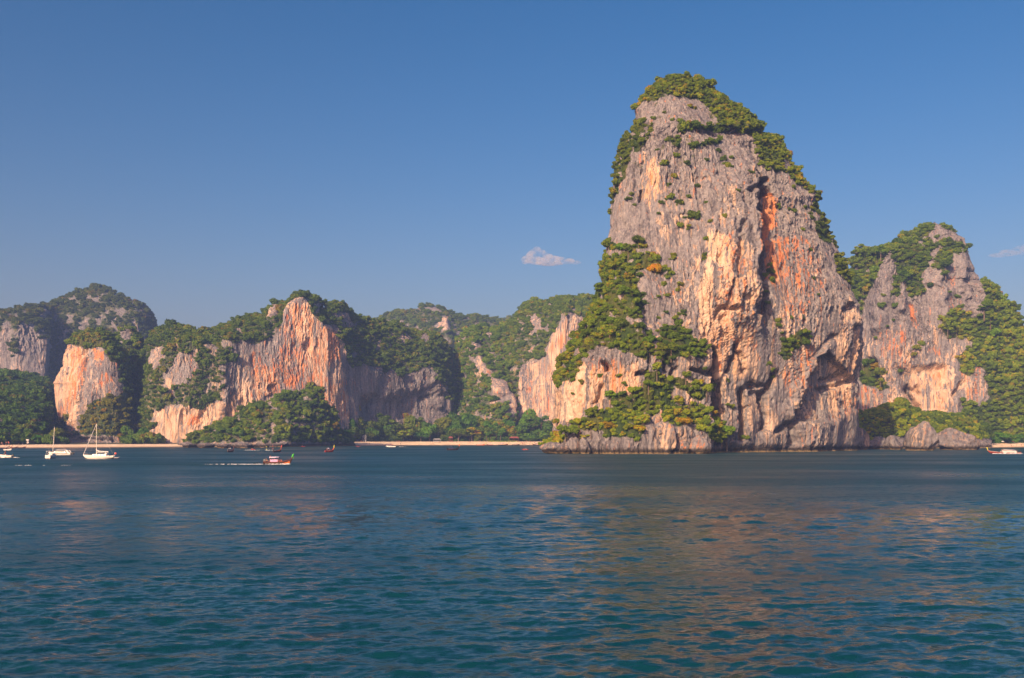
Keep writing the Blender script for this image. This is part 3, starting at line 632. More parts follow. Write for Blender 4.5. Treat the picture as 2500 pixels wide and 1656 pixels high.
# ------------------------------------------------------------------ the right-hand hill
def build_right_hill():
    xl = [(543, 2275), (548, 2254), (560, 2234), (578, 2203), (592, 2179), (602, 2158), (609, 2128), (618, 2095), (640, 2080), (700, 2075), (1100, 2062)]
    xr = [(543, 2290), (547, 2303), (557, 2326), (569, 2342), (582, 2358), (606, 2366), (635, 2375), (663, 2387), (686, 2403), (704, 2432), (733, 2456), (749, 2481), (765, 2490), (802, 2508), (850, 2600), (900, 2720), (1000, 2850), (1110, 2900)]
    b = [(543, 8), (580, 28), (650, 45), (750, 54), (900, 60), (1110, 66)]
    rows = np.linspace(552, 1084, 330)
    P = loft('hill', 850, 30, rows, xl, xr, b, e=.8, nth=430)
    N = norm2(P); px, py = pix(P); qx, qy = warp_px(px, py, 6, .03)
    d = rock_relief(P, 1.15, 1.15) * (.4 + .6 * sstep(545, 640, py))
    # pinnacles: ribs that stand proud of the trees between them
    for path, w, k in (([(2168, 620), (2160, 720), (2150, 800)], 20, 9), ([(2206, 690), (2204, 760)], 8, 7), ([(2290, 660), (2300, 740), (2310, 790)], 22, 9), ([(2330, 625), (2345, 700), (2380, 760)], 20, 9), ([(2300, 560), (2350, 600)], 22, 6)):
        d += k * np.exp(-(path_d(qx, qy, path) / w) ** 2)
    for path, w, k in (([(2222, 945), (2230, 975), (2250, 992)], 6, 11), ([(2212, 950), (2240, 955)], 5, 6), ([(2250, 945), (2254, 960)], 5, 6), ([(2130, 880), (2140, 940)], 9, 12), ([(2342, 960), (2352, 940)], 7, 7), ([(2400, 690), (2400, 900)], 20, -6)):
        d -= k * np.exp(-(path_d(qx, qy, path) / w) ** 2)
    d -= 8 * pm(qx, qy, C7((350, 1000), (650, 960), (640, 1240), (420, 1240)), 12)
    Pd = fit(P + N * d[..., None] * np.array([1, 1, .25]), xl, xr, 4)
    px, py = pix(Pd); qx, qy = warp_px(px, py, 6, .03)
    orange = np.zeros_like(px) + .14
    for poly, k in ((C7((400, 600), (440, 600), (470, 780), (430, 720)), .85), (C7((660, 420), (690, 420), (690, 500), (665, 500)), .6), (C7((190, 760), (420, 740), (420, 1000), (260, 1010)), .42), (C7((520, 840), (620, 860), (600, 920), (540, 900)), .5), (C7((520, 970), (640, 980), (640, 1240), (520, 1240)), .4), (C7((690, 960), (850, 960), (880, 1180), (720, 1180)), .4), (C7((0, 1040), (300, 1130), (300, 1240), (0, 1260)), .45), (C7((640, 560), (690, 520), (700, 640), (650, 640)), .35)):
        orange = np.maximum(orange, k * pm(qx, qy, poly, 10))
    cream = .05 + .45 * sstep(740, 900, qy)
    for poly, k in ((C7((400, 960), (660, 940), (700, 1180), (640, 1260), (420, 1250)), .85), (C7((520, 700), (600, 720), (600, 860), (530, 860)), .6)):
        cream = np.maximum(cream, k * pm(qx, qy, poly, 12))
    R1 = C7((-40, 290), (60, 290), (130, 262), (260, 235), (360, 170), (440, 130), (530, 90), (560, 130), (530, 200), (560, 240), (620, 200), (690, 240), (760, 260), (740, 320), (690, 290), (640, 360), (630, 440), (600, 380), (530, 380), (480, 440), (520, 520), (430, 560), (400, 540), (400, 460), (380, 450), (360, 500), (370, 540), (300, 550), (320, 480), (330, 350), (290, 290), (250, 340), (220, 440), (170, 520), (140, 640), (120, 700), (60, 700), (20, 420))
    R1b = C7((590, 100), (690, 130), (730, 175), (700, 175), (620, 135))
    R2 = C7((765, 240), (835, 430), (875, 560), (860, 650), (800, 690), (720, 610), (610, 670), (600, 730), (650, 810), (760, 790), (800, 840), (700, 910), (720, 1000), (780, 1030), (830, 960), (870, 1000), (890, 1160), (850, 1200), (740, 1170), (740, 1260), (640, 1250), (640, 1450), (2400, 1460), (2400, 900), (1500, 800), (1102, 600), (960, 440), (830, 300))
    R3 = C7((100, 960), (180, 930), (250, 1010), (300, 1090), (260, 1120), (130, 1070))
    vx, vy = warp_px(px, py, 5, .05)
    M = dict(R1=pm(vx, vy, R1, 3), R1b=pm(vx, vy, R1b, 3), R2=pm(vx, vy, R2, 3), R3=pm(vx, vy, R3, 3))
    hole = fbm(px * .04, py * .04, 3, 3, 50); M['R1'] = M['R1'] * (hole < .5)
    lv = sstep(0, 6, P[..., 1] - 760) * 0
    soil = np.clip(sum(M.values()), 0, 1) * .75
    paint = np.stack([orange, np.clip(cream, 0, 1), soil, .12 * (1 - sstep(700, 850, py))], -1)
    o = link('limestone_hill', loft_mesh('limestone_hill', Pd, 0, ROCK, paint))
    tag(o, 'smaller grey limestone hill with leafy right slope beside the tall tower', 'cliff', kind='structure')
    Nd = norm2(Pd)
    scatter(Pd, Nd, M['R1'], 3.8, (2.2, 4.0), 'hill_top', seed=21, lift=.15, facing=-.4, tint=(1.15, 1.1, .9))
    scatter(Pd, Nd, M['R1b'], 4.0, (1.8, 2.8), 'hill_top', seed=22, lift=.15, facing=-.4)
    scatter(Pd, Nd, M['R2'], 3.7, (2.5, 4.4), 'hill_slope', seed=23, lift=.15, facing=-.3, tint=(1.45, 1.3, .85))
    scatter(Pd, Nd, M['R3'], 4.6, (2.4, 3.8), 'hill_top', seed=24, lift=.15)
    front = Pd[:, 26:]; fpx, fpy = pix(front); fn = Nd[:, 26:]
    for q, (bx, by, rr) in enumerate(((240, 600, 2.6), (260, 590, 2), (360, 990, 2.8), (460, 850, 3.2), (485, 830, 2.8), (450, 890, 2.6), (330, 600, 2.4), (710, 550, 2.6), (550, 480, 2.4), (580, 190, 2.4), (650, 200, 2), (260, 540, 2), (280, 730, 1.6), (220, 795, 1.6), (320, 690, 1.6), (740, 480, 1.8), (720, 440, 2), (650, 520, 2))):
        x, y = C7((bx, by))[0]; k = np.argmin((fpx - x) ** 2 + (fpy - y) ** 2); p = front.reshape(-1, 3)[k]; nv = fn.reshape(-1, 3)[k]
        CAND.append((p[0] + nv[0], p[1] + nv[1], p[2] - .4 * rr, rr, 'hill_bush', (1, 1, .9), 'scrub', q * 1.9))
build_right_hill()

# low rocky shelf between tower and hill, with its bright scrub
def build_shelf():
    cols = np.linspace(1930, 2420, 170)
    P = ribbon(cols, [(1930, 556), (2000, 592), (2060, 612), (2150, 640), (2260, 660), (2360, 684), (2420, 690)],
               [(1930, 1052), (1960, 1020), (2000, 1014), (2060, 1016), (2100, 1010), (2140, 996), (2180, 990), (2215, 996), (2260, 1010), (2300, 1010), (2340, 1018), (2380, 1040), (2420, 1070)],
               [(1930, 1085), (2000, 1068), (2060, 1064), (2130, 1060), (2200, 1068), (2300, 1060), (2360, 1064), (2420, 1085)],
               [(1930, 590), (2000, 622), (2060, 645), (2150, 680), (2260, 705), (2360, 725), (2420, 730)], 4.0, nc=50, ns=40, back=30)
    N = grid_normals(P); N = N if N[..., 1].mean() < 0 else -N
    px, py = pix(P); d = rock_relief(P, .55, .6); Pd = P + N * d[..., None] * np.array([1, 1, .5])
    veg = sstep(1074, 1064, py + 10 * noise(px * .04, 0, 0, 6)) * (np.arange(P.shape[1])[None] < 90)
    paint = np.stack([.2 + 0 * px, .3 + 0 * px, veg * .8, .25 + 0 * px], -1)
    me = mesh_np('rocky_shelf', Pd, grid_quads(*P.shape[:2]), ROCK); attr_color(me, 'paint', paint)
    tag(link('rocky_shelf', me), 'low rock shelf with bright yellow-green scrub between tower and hill', 'rocks', kind='structure')
    scatter(Pd, N, veg, 3.0, (1.4, 2.6), 'shelf', seed=31, lift=.15, facing=-.3, tint=(2.0, 1.6, .8), kinds='scrub')
    scatter(Pd, N, veg * (px > 2160), 5.0, (2.2, 3.8), 'shelf_trees', seed=32, lift=.1, facing=-.3, tint=(1.1, 1.05, .9))
build_shelf()
# ------------------------------------------------------------------ the cliffs across the bay
def ribbon_massif(name, label, P, rocks, oranges, creams, amp, region, spacing, rad, tint=(1, 1, 1), seed=0, extra=None, sx=1.4, base_orange=.2, base_cream=.35, kinds='scrub', soft=5, lift=.1, facing=-.3, dark=None, vegtop=None, veg_from=0.0, bare=.50):
    N = grid_normals(P); N = N if N[:, :P.shape[1] // 2, 1].mean() < 0 else -N
    px, py = pix(P); qx, qy = warp_px(px, py, 5, .04)
    d = rock_relief(P, amp, sx)
    if extra is not None: d = d + extra(qx, qy)
    Pd = P + N * d[..., None] * np.array([1, 1, .35])
    vx, vy = warp_px(px, py, 6, .06)
    rock = np.zeros_like(px)
    for poly in rocks: rock = np.maximum(rock, pm(vx, vy, poly, 3))
    veg = (1 - rock) * (Pd[..., 2] > veg_from)
    spots = fbm(px * .05, py * .05, 3.3 + seed, 3, 60 + seed)
    veg = veg * (spots < bare)
    orange = np.zeros_like(px) + base_orange; cream = np.zeros_like(px) + base_cream
    for poly, k in oranges: orange = np.maximum(orange, k * pm(qx, qy, poly, 10))
    for poly, k in creams: cream = np.maximum(cream, k * pm(qx, qy, poly, 10)) if k > base_cream else np.where(pm(qx, qy, poly, 10) > 0, cream + (k - cream) * pm(qx, qy, poly, 10), cream)
    soil = np.where(rock > .5, .12, .62) * np.clip(1.0 - .35 * (spots > .35), 0, 1)
    dk = np.zeros_like(px)
    for poly, k in (dark or []): dk = np.maximum(dk, k * pm(qx, qy, poly, 12))
    paint = np.stack([orange, cream, soil, dk], -1)
    me = mesh_np(name, Pd, grid_quads(*P.shape[:2]), ROCK, smooth=False); attr_color(me, 'paint', paint)
    tag(link(name, me), label, 'cliff', kind='structure')
    N2 = grid_normals(Pd); N2 = N2 if N2[:, :P.shape[1] // 2, 1].mean() < 0 else -N2
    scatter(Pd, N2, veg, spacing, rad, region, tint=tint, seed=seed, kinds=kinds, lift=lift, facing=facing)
    return Pd, N2

def build_middle_cliff():
    cols = np.linspace(340, 1112, 560)
    skyl = [(340, 900), (350, 871), (362, 858), (368, 843), (384, 816), (405, 806), (436, 800), (470, 808), (497, 813), (521, 811), (546, 799), (570, 794), (595, 782), (610, 773), (625, 776), (650, 768), (659, 750), (674, 739), (690, 738), (699, 744), (705, 733), (720, 721), (739, 718), (757, 725), (779, 730), (788, 744), (791, 756), (794, 750), (809, 742), (828, 744), (843, 753), (859, 766), (876, 781), (897, 785), (947, 791), (976, 793), (994, 801), (1017, 818), (1035, 815), (1058, 818), (1079, 830), (1093, 847), (1099, 866), (1106, 900), (1112, 960)]
    Db = [(340, 870), (362, 846), (375, 842), (540, 848), (580, 856), (640, 868), (720, 880), (800, 892), (830, 906), (850, 920), (930, 960), (1000, 992), (1050, 1010), (1085, 1030), (1112, 1090)]
    cl = [(340, 1060), (370, 930), (420, 850), (450, 830), (545, 860), (560, 825), (600, 825), (640, 815), (690, 795), (700, 755), (738, 728), (775, 765), (800, 810), (835, 830), (850, 880), (900, 905), (960, 912), (1000, 915), (1030, 902), (1060, 925), (1085, 985), (1112, 1050)]
    Dr = [(340, 945), (400, 920), (560, 935), (700, 932), (740, 935), (800, 950), (850, 1005), (1000, 1095), (1085, 1130), (1112, 1160)]
    P = ribbon(cols, Db, skyl, cl, Dr, 9.0, nc=190, ns=70, back=200)
    A = C2((620, 780), (700, 720), (700, 620), (760, 560), (860, 580), (960, 560), (1100, 470), (1110, 330), (1180, 250), (1270, 210), (1330, 220), (1340, 330), (1400, 400), (1480, 440), (1560, 480), (1600, 600), (1640, 740), (1640, 1300), (1540, 1240), (1520, 1100), (1420, 1050), (1400, 930), (1290, 950), (1200, 1010), (1060, 1010), (960, 1080), (880, 1090), (800, 1120), (760, 1170), (620, 1230), (560, 1290), (400, 1380), (280, 1420), (70, 1420), (80, 1340), (100, 1120), (200, 1090), (330, 1080), (470, 1110), (560, 1060), (620, 1030))
    B = C2((160, 960), (150, 880), (190, 800), (240, 760), (300, 650), (420, 680), (440, 780), (420, 830), (340, 880), (280, 930), (220, 990))
    G1 = C2((990, 330), (1020, 280), (1070, 260), (1070, 370), (1000, 390)); G2 = C2((60, 640), (160, 600), (180, 680), (110, 800), (60, 760)); G3 = C2((1390, 250), (1420, 290), (1430, 340), (1370, 330))
    D = C3((0, 430), (60, 400), (120, 500), (130, 680), (200, 740), (300, 720), (420, 740), (480, 800), (520, 740), (600, 800), (700, 800), (780, 750), (840, 800), (900, 880), (960, 960), (990, 1100), (980, 1300), (0, 1300))
    K = [C3((580, 500), (640, 480), (680, 520), (640, 550)), C3((760, 500), (800, 450), (850, 510), (800, 550)), C3((20, 290), (140, 290), (190, 380), (100, 370))]
    OR = [(C2((1130, 340), (1200, 270), (1280, 230), (1320, 330), (1400, 420), (1550, 500), (1590, 640), (1500, 800), (1450, 1000), (1200, 950), (1100, 1000), (900, 1050), (840, 1000), (860, 650), (900, 640), (1000, 760), (1110, 560)), .52), (C2((1120, 860), (1230, 820), (1230, 920), (1120, 960)), .95), (C2((1420, 420), (1560, 480), (1590, 700), (1480, 760)), .75), (C2((350, 1160), (470, 1150), (460, 1230), (350, 1240)), .8), (C2((1360, 1000), (1640, 800), (1640, 1250)), .5)]
    gray = C3((130, 640), (1000, 740), (1000, 1300), (560, 1300), (290, 1230), (230, 1000), (150, 940))
    CR = [(C2((80, 1100), (640, 1040), (800, 900), (860, 660), (1100, 900), (800, 1130), (400, 1380), (80, 1400)), .85), (C2((1120, 260), (1330, 230), (1640, 600), (1640, 1300), (1400, 1000)), .85), (C2((150, 880), (240, 760), (320, 660), (300, 900), (180, 980)), .6), (gray, -.15), (C2((700, 540), (1110, 480), (1110, 800), (900, 780), (860, 640), (700, 700)), -.1)]
    def ex(x, y):
        d = 0
        d = d + 7 * pm(x, y, C3((0, 420), (120, 460), (160, 900), (240, 1000), (260, 1230), (0, 1260)), 10) * 0
        d = d - 8 * pm(x, y, C3((300, 1000), (640, 980), (860, 900), (880, 1190), (330, 1200)), 18)
        d = d - 5 * np.exp(-(path_d(x, y, C3((480, 760), (470, 900), (390, 1100))) / 9) ** 2)
        d = d - 9 * np.exp(-(path_d(x, y, C2((1075, 260), (1065, 420))) / 4) ** 2)
        d = d - 6 * np.exp(-(path_d(x, y, C2((1445, 300), (1445, 420))) / 4) ** 2)
        d = d - 5 * pm(x, y, C2((990, 920), (1060, 910), (1080, 980), (1010, 1000)), 6)
        d = d + 6 * np.exp(-(path_d(x, y, C3((860, 800), (960, 1000), (970, 1170))) / 14) ** 2)
        d = d + 5 * np.exp(-(path_d(x, y, C2((620, 740), (640, 1000), (600, 1240))) / 12) ** 2)
        d = d - 5 * np.exp(-(path_d(x, y, C3((810, 1010), (850, 990))) / 5) ** 2)
        return d
    ribbon_massif('limestone_massif', 'broad limestone massif with a bright orange wall and wooded top behind the beach', P, [A, B, G1, G2, G3, D] + K, OR, CR, 1.0, 'massif_top', 3.4, (1.8, 4.3), seed=1, extra=ex, bare=.40, tint=(.82, .84, .9), dark=[(gray, .3)], veg_from=6)
build_middle_cliff()

def build_mound():
    cols = np.linspace(425, 870, 230)
    skyl = [(425, 1092), (439, 1082), (472, 1075), (485, 1063), (515, 1052), (534, 1034), (564, 1028), (583, 1010), (601, 996), (625, 990), (656, 981), (681, 970), (733, 970), (748, 956), (775, 948), (782, 962), (785, 990), (809, 1002), (815, 1020), (820, 1050), (835, 1062), (850, 1062), (870, 1085)]
    Db = [(425, 776), (470, 775), (560, 768), (700, 775), (800, 825), (870, 862)]
    P = ribbon(cols, Db, skyl, [(425, 1093), (470, 1082), (560, 1080), (700, 1079), (800, 1079), (870, 1086)], [(425, 784), (470, 784), (560, 800), (720, 832), (790, 838), (870, 876)], 2.0, nc=24, ns=90, back=40)
    ribbon_massif('wooded_mound', 'low wooded mound with dark rocks along its foot, before the orange wall', P, [C2((1030, 1210), (1080, 1200), (1090, 1260), (1050, 1320), (1025, 1300)), C2((1180, 1210), (1240, 1200), (1240, 1260), (1190, 1270)), [(420, 1100), (430, 1084), (560, 1081), (700, 1080), (830, 1082), (880, 1100)]], [], [], .5, 'mound', 4.0, (2.4, 5.0), seed=2, tint=(1.0, 1.02, .95), kinds='tree', base_cream=.3, dark=[([(420, 1100), (420, 1080), (880, 1078), (880, 1100)], .7)], veg_from=3)
build_mound()

def build_left_pillar():
    xl = [(803, 236), (806, 205), (813, 184), (827, 169), (848, 160), (868, 152), (893, 149), (920, 134), (935, 128), (960, 130), (991, 133), (1027, 140), (1043, 152), (1100, 152)]
    xr = [(803, 248), (807, 258), (819, 276), (838, 286), (856, 301), (874, 312), (920, 316), (960, 325), (997, 330), (1027, 332), (1100, 340)]
    b = [(803, 5), (830, 20), (900, 27), (1100, 34)]
    rows = np.linspace(805, 1096, 230)
    P = loft('pillar', 850, -12, rows, xl, xr, b, e=.8, nth=250, off=18)
    N = norm2(P); px, py = pix(P); qx, qy = warp_px(px, py, 4, .05)
    d = rock_relief(P, .85, 1.1) * (.4 + .6 * sstep(805, 850, py))
    d -= 3.5 * np.exp(-(path_d(qx, qy, [(205, 850), (200, 940), (190, 1010)]) / 6) ** 2)
    d -= 4 * np.exp(-(path_d(qx, qy, [(150, 1060), (190, 1074), (280, 1076)]) / 5) ** 2)
    Pd = fit(P + N * d[..., None] * np.array([1, 1, .3]), xl, xr, 3); px, py = pix(Pd); qx, qy = warp_px(px, py, 4, .05)
    rock = C1((540, 590), (620, 610), (700, 630), (800, 610), (830, 640), (870, 720), (940, 740), (960, 900), (1000, 940), (940, 1000), (860, 1010), (740, 1040), (700, 1100), (640, 1180), (640, 1290), (560, 1310), (520, 1250), (560, 1130), (500, 1180), (455, 1220), (400, 980), (390, 880), (450, 780), (470, 680))
    strip = C1((520, 1320), (600, 1310), (940, 1330), (960, 1440), (500, 1440))
    vx, vy = warp_px(px, py, 4, .07)
    rk = np.maximum(np.maximum(pm(vx, vy, rock, 3), pm(vx, vy, strip, 3)), (Pd[..., 2] < 3))
    orange = .25 + 0 * px
    for poly, k in ((C1((540, 590), (690, 620), (700, 780), (640, 1000), (520, 1180), (430, 1180), (520, 1000), (560, 780)), .62), (C1((740, 610), (830, 640), (830, 720), (740, 720)), .85), (C1((800, 800), (900, 820), (880, 900), (790, 960), (770, 900)), .6)): orange = np.maximum(orange, k * pm(qx, qy, poly, 8))
    cream = .3 + .55 * pm(qx, qy, C1((480, 600), (700, 620), (640, 1000), (600, 1250), (400, 1250), (400, 880)), 10)
    paint = np.stack([orange, cream, np.where(rk > .5, .1, .7), 0 * px], -1)
    tag(link('limestone_pillar', loft_mesh('limestone_pillar', Pd, 0, ROCK, paint)), 'stubby cream and orange rock pillar behind the two sailing yachts', 'cliff', kind='structure')
    Nd = norm2(Pd); low = py > 960
    scatter(Pd, Nd, (1 - rk) * ~low, 4.0, (2.2, 3.8), 'pillar', seed=41, lift=.15, facing=-.4)
    scatter(Pd, Nd, (1 - rk) * low * (fbm(px * .06, py * .06, 1, 2, 3) < .35), 4.2, (2.2, 3.8), 'pillar_foot', seed=42, lift=.15, tint=(1.5, .95, .8))
    # wooded knoll between the pillar and the massif
    xl = [(800, 316), (803, 305), (809, 294), (825, 283), (850, 275), (1100, 262)]; xr = [(800, 322), (803, 327), (813, 337), (844, 355), (871, 363), (1000, 376), (1100, 385)]
    P = loft('knoll', 935, 5, np.linspace(802, 1092, 130), xl, xr, [(800, 4), (850, 22), (1100, 45)], e=.9, nth=150)
    N = norm2(P); px, py = pix(P); Pd = P + N * rock_relief(P, .9, 1.2)[..., None] * np.array([1, 1, .3])
    rk = pm(*warp_px(px, py, 5, .07), C1((960, 490), (1040, 470), (1060, 560), (960, 600)), 3)
    paint = np.stack([.1 + 0 * px, .1 + 0 * px, np.where(rk > .5, .2, .7), 0 * px], -1)
    tag(link('wooded_knoll', loft_mesh('wooded_knoll', Pd, 0, ROCK, paint)), 'dark wooded knoll in the shade right of the stubby pillar', 'cliff', kind='structure')
    scatter(Pd, norm2(Pd), 1 - rk, 5.2, (3, 5), 'knoll', seed=43, lift=.1, kinds='scrub', facing=-.4)
build_left_pillar()

def build_left_mountain():
    cols = np.linspace(-330, 420, 330)
    skyl = [(-330, 800), (-200, 770), (-60, 772), (0, 765), (28, 765), (70, 757), (113, 750), (141, 734), (171, 722), (214, 710), (236, 704), (251, 707), (269, 720), (300, 736), (321, 741), (340, 752), (352, 764), (364, 786), (380, 814), (395, 860), (420, 960)]
    Db = [(-330, 1180), (-60, 1190), (40, 1180), (105, 1200), (125, 1290), (150, 1320), (260, 1310), (330, 1320), (350, 1330), (380, 1400), (420, 1450)]
    cl = [(-330, 830), (-40, 800), (30, 800), (60, 790), (112, 825), (125, 860), (150, 815), (180, 810), (250, 830), (310, 790), (345, 790), (360, 820), (380, 850), (420, 980)]
    P = ribbon(cols, Db, skyl, cl, [(-330, 1350), (0, 1350), (120, 1430), (240, 1480), (330, 1450), (420, 1520)], 22.0, nc=110, ns=60, back=300)
    RK = [C1((-1100, 480), (-300, 470), (0, 540), (60, 440), (80, 560), (90, 680), (140, 660), (150, 430), (240, 440), (330, 560), (350, 500), (365, 640), (365, 880), (150, 880), (0, 830), (-1100, 860)), C1((490, 520), (540, 460), (585, 490), (560, 570), (480, 600)), C1((1030, 430), (1090, 400), (1110, 520), (1160, 570), (1130, 600), (1080, 500)), C1((900, 380), (930, 400), (920, 440), (900, 430))]
    ribbon_massif('limestone_mountain', 'hazy peaked mountain at far left with a grey cliff band', P, RK, [], [(C1((-600, 540), (365, 440), (365, 880), (-600, 860)), .25), (RK[2], .6), (RK[1], .4)], 1.7, 'mountain', 5.0, (2.6, 5.0), seed=3, sx=2.2, bare=.14, base_cream=.05, base_orange=.08, tint=(.62, .58, .78))  # foliage tint greyed and blued, distance haze put into the leaf colour
    cols = np.linspace(-330, 190, 180)
    P = ribbon(cols, [(-330, 655), (0, 695), (95, 728), (125, 850), (190, 930)], [(-330, 895), (-60, 912), (0, 920), (60, 930), (105, 938), (120, 955), (140, 1010), (165, 1050), (190, 1062)], [(-330, 1080), (190, 1082)], [(-330, 1120), (60, 1130), (150, 1150), (190, 1180)], 3.0, nc=10, ns=110, back=100)
    ribbon_massif('forest_slope', 'forested slope below the grey cliff band at far left', P, [], [], [], .9, 'left_slope', 5.4, (2.8, 6.2), seed=4, sx=2.5, tint=(.55, .72, .85), veg_from=3)  # dark bluish tint paints the slope's shade into the leaf colour
build_left_mountain()

def build_right_massif():
    cols = np.linspace(1070, 1275, 170)
    P = ribbon(cols, [(1070, 1060), (1110, 1040), (1160, 1015), (1215, 1012), (1250, 1040), (1275, 1100)],
               [(1070, 950), (1085, 900), (1099, 866), (1111, 846), (1131, 824), (1158, 815), (1181, 810), (1211, 807), (1231, 801), (1245, 798), (1275, 830)],
               [(1070, 1040), (1110, 1020), (1275, 1010)], [(1070, 1120), (1110, 1190), (1180, 1210), (1230, 1190), (1275, 1200)], 6.0, nc=40, ns=140, back=150)
    RK = [C3((1110, 500), (1150, 520), (1120, 560)), C3((1230, 690), (1300, 680), (1340, 740), (1400, 830), (1440, 930), (1490, 990), (1495, 1110), (1420, 1160), (1410, 1000), (1370, 950), (1390, 860), (1330, 830), (1270, 830)), C3((1230, 590), (1280, 570), (1290, 620), (1230, 630)), C3((1310, 480), (1370, 450), (1330, 550)), C3((1410, 420), (1460, 400), (1450, 460))]
    ribbon_massif('green_spur', 'steep green spur with a thin rock streak between the two cliffs', P, RK, [(C3((1350, 760), (1400, 830), (1400, 870), (1340, 820)), .7)], [(RK[1], .6)], 1.2, 'spur', 4.6, (2.4, 5.2), seed=5, sx=1.8, bare=.45, tint=(1.0, 1.08, .95), veg_from=4,
                  extra=lambda x, y: 14 * np.exp(-(path_d(x, y, C3((1230, 440), (1250, 640), (1330, 800), (1460, 1000), (1460, 1200))) / 16) ** 2) - 12 * np.exp(-(path_d(x, y, C3((1040, 600), (1090, 900), (1000, 1000))) / 12) ** 2))
    cols = np.linspace(1196, 1500, 240)
    skyl = [(1196, 905), (1215, 860), (1232, 815), (1240, 798), (1258, 775), (1281, 753), (1293, 741), (1310, 738), (1328, 743), (1343, 741), (1360, 735), (1375, 731), (1404, 735), (1437, 731), (1500, 740)]
    cl = [(1196, 1030), (1240, 960), (1255, 905), (1265, 895), (1300, 885), (1325, 868), (1340, 835), (1362, 800), (1380, 770), (1395, 775), (1500, 790)]
    P = ribbon(cols, [(1196, 1130), (1240, 1060), (1262, 1040), (1320, 1030), (1380, 1015), (1500, 1040)], skyl, cl, [(1196, 1200), (1240, 1200), (1300, 1190), (1380, 1130), (1500, 1130)], 8.0, nc=120, ns=80, back=150)
    RK = [C3((1990, 300), (1900, 430), (1820, 560), (1780, 640), (1700, 690), (1600, 730), (1570, 800), (1570, 900), (1590, 1000), (1550, 1060), (1530, 1200), (1600, 1280), (2200, 1280), (2500, 600), (2060, 300)), C3((1690, 330), (1740, 300), (1800, 420), (1760, 480), (1700, 450)), C3((1900, 430), (1960, 320), (1990, 400), (1930, 450))]
    ribbon_massif('limestone_wall', 'cream limestone wall with wooded top just left of the tall tower', P, RK, [(C3((1980, 420), (1830, 560), (1780, 640), (1900, 600), (1990, 570)), .6), (C3((1680, 950), (1860, 900), (1870, 1130), (1700, 1130)), .42), (C3((1640, 860), (1720, 860), (1700, 960), (1620, 980)), .5)], [(RK[0], .62)], 1.0, 'wall_top', 4.2, (2.2, 4.6), seed=6, sx=1.5, bare=.38,  tint=(1.0, 1.0, .95), veg_from=5)
    cols = np.linspace(860, 1320, 260)
    P = ribbon(cols, [(860, 1500), (1320, 1500)], [(860, 800), (897, 786), (938, 782), (964, 766), (979, 762), (991, 769), (1005, 763), (1029, 753), (1049, 750), (1073, 754), (1093, 765), (1111, 770), (1137, 773), (1167, 773), (1187, 779), (1208, 778), (1228, 785), (1260, 800), (1320, 830)],
               [(860, 1000), (1000, 900), (1060, 830), (1090, 800), (1110, 850), (1320, 950)], [(860, 1700), (1320, 1700)], 60, nc=50, ns=60, back=300)
    RK = [C3((880, 420), (960, 310), (1010, 295), (1040, 390), (1010, 440)), C3((790, 250), (880, 240), (960, 270), (930, 290), (800, 280)), C3((1155, 430), (1180, 425), (1180, 460), (1155, 450))]
    ribbon_massif('far_ridge', 'hazy blue-green ridge in the gap above the beach trees', P, RK, [], [(RK[0], .7)], 1.8, 'far_ridge', 6.6, (3.4, 6.6), seed=7, sx=2.4, bare=.26, base_cream=.1, base_orange=.08, tint=(.75, .74, .85))  # duller, bluer crown tint has some of the haze painted in
    cols = np.linspace(1150, 1420, 90)
    P = ribbon(cols, [(1150, 1950), (1420, 1950)], [(1150, 800), (1210, 790), (1231, 784), (1258, 778), (1300, 775), (1420, 790)], [(1150, 1000), (1420, 1000)], [(1150, 2150), (1420, 2150)], 60, nc=10, ns=30, back=300)
    ribbon_massif('distant_ridge', 'faint low ridge farthest off in the gap', P, [], [], [], 1.8, 'far_ridge', 12.0, (6.0, 9.0), seed=8, sx=2.4)
    cols = np.linspace(405, 500, 60)
    P = ribbon(cols, [(405, 1250), (500, 1250)], [(405, 830), (420, 803), (436, 797), (454, 801), (470, 810), (500, 830)], [(405, 900), (500, 900)], [(405, 1350), (500, 1350)], 40, nc=10, ns=30, back=100)
    ribbon_massif('distant_knoll', 'small hazy knoll behind the left end of the massif', P, [], [], [], 1.2, 'far_ridge', 8.0, (5.0, 7.0), seed=9, sx=2.4)
build_right_massif()
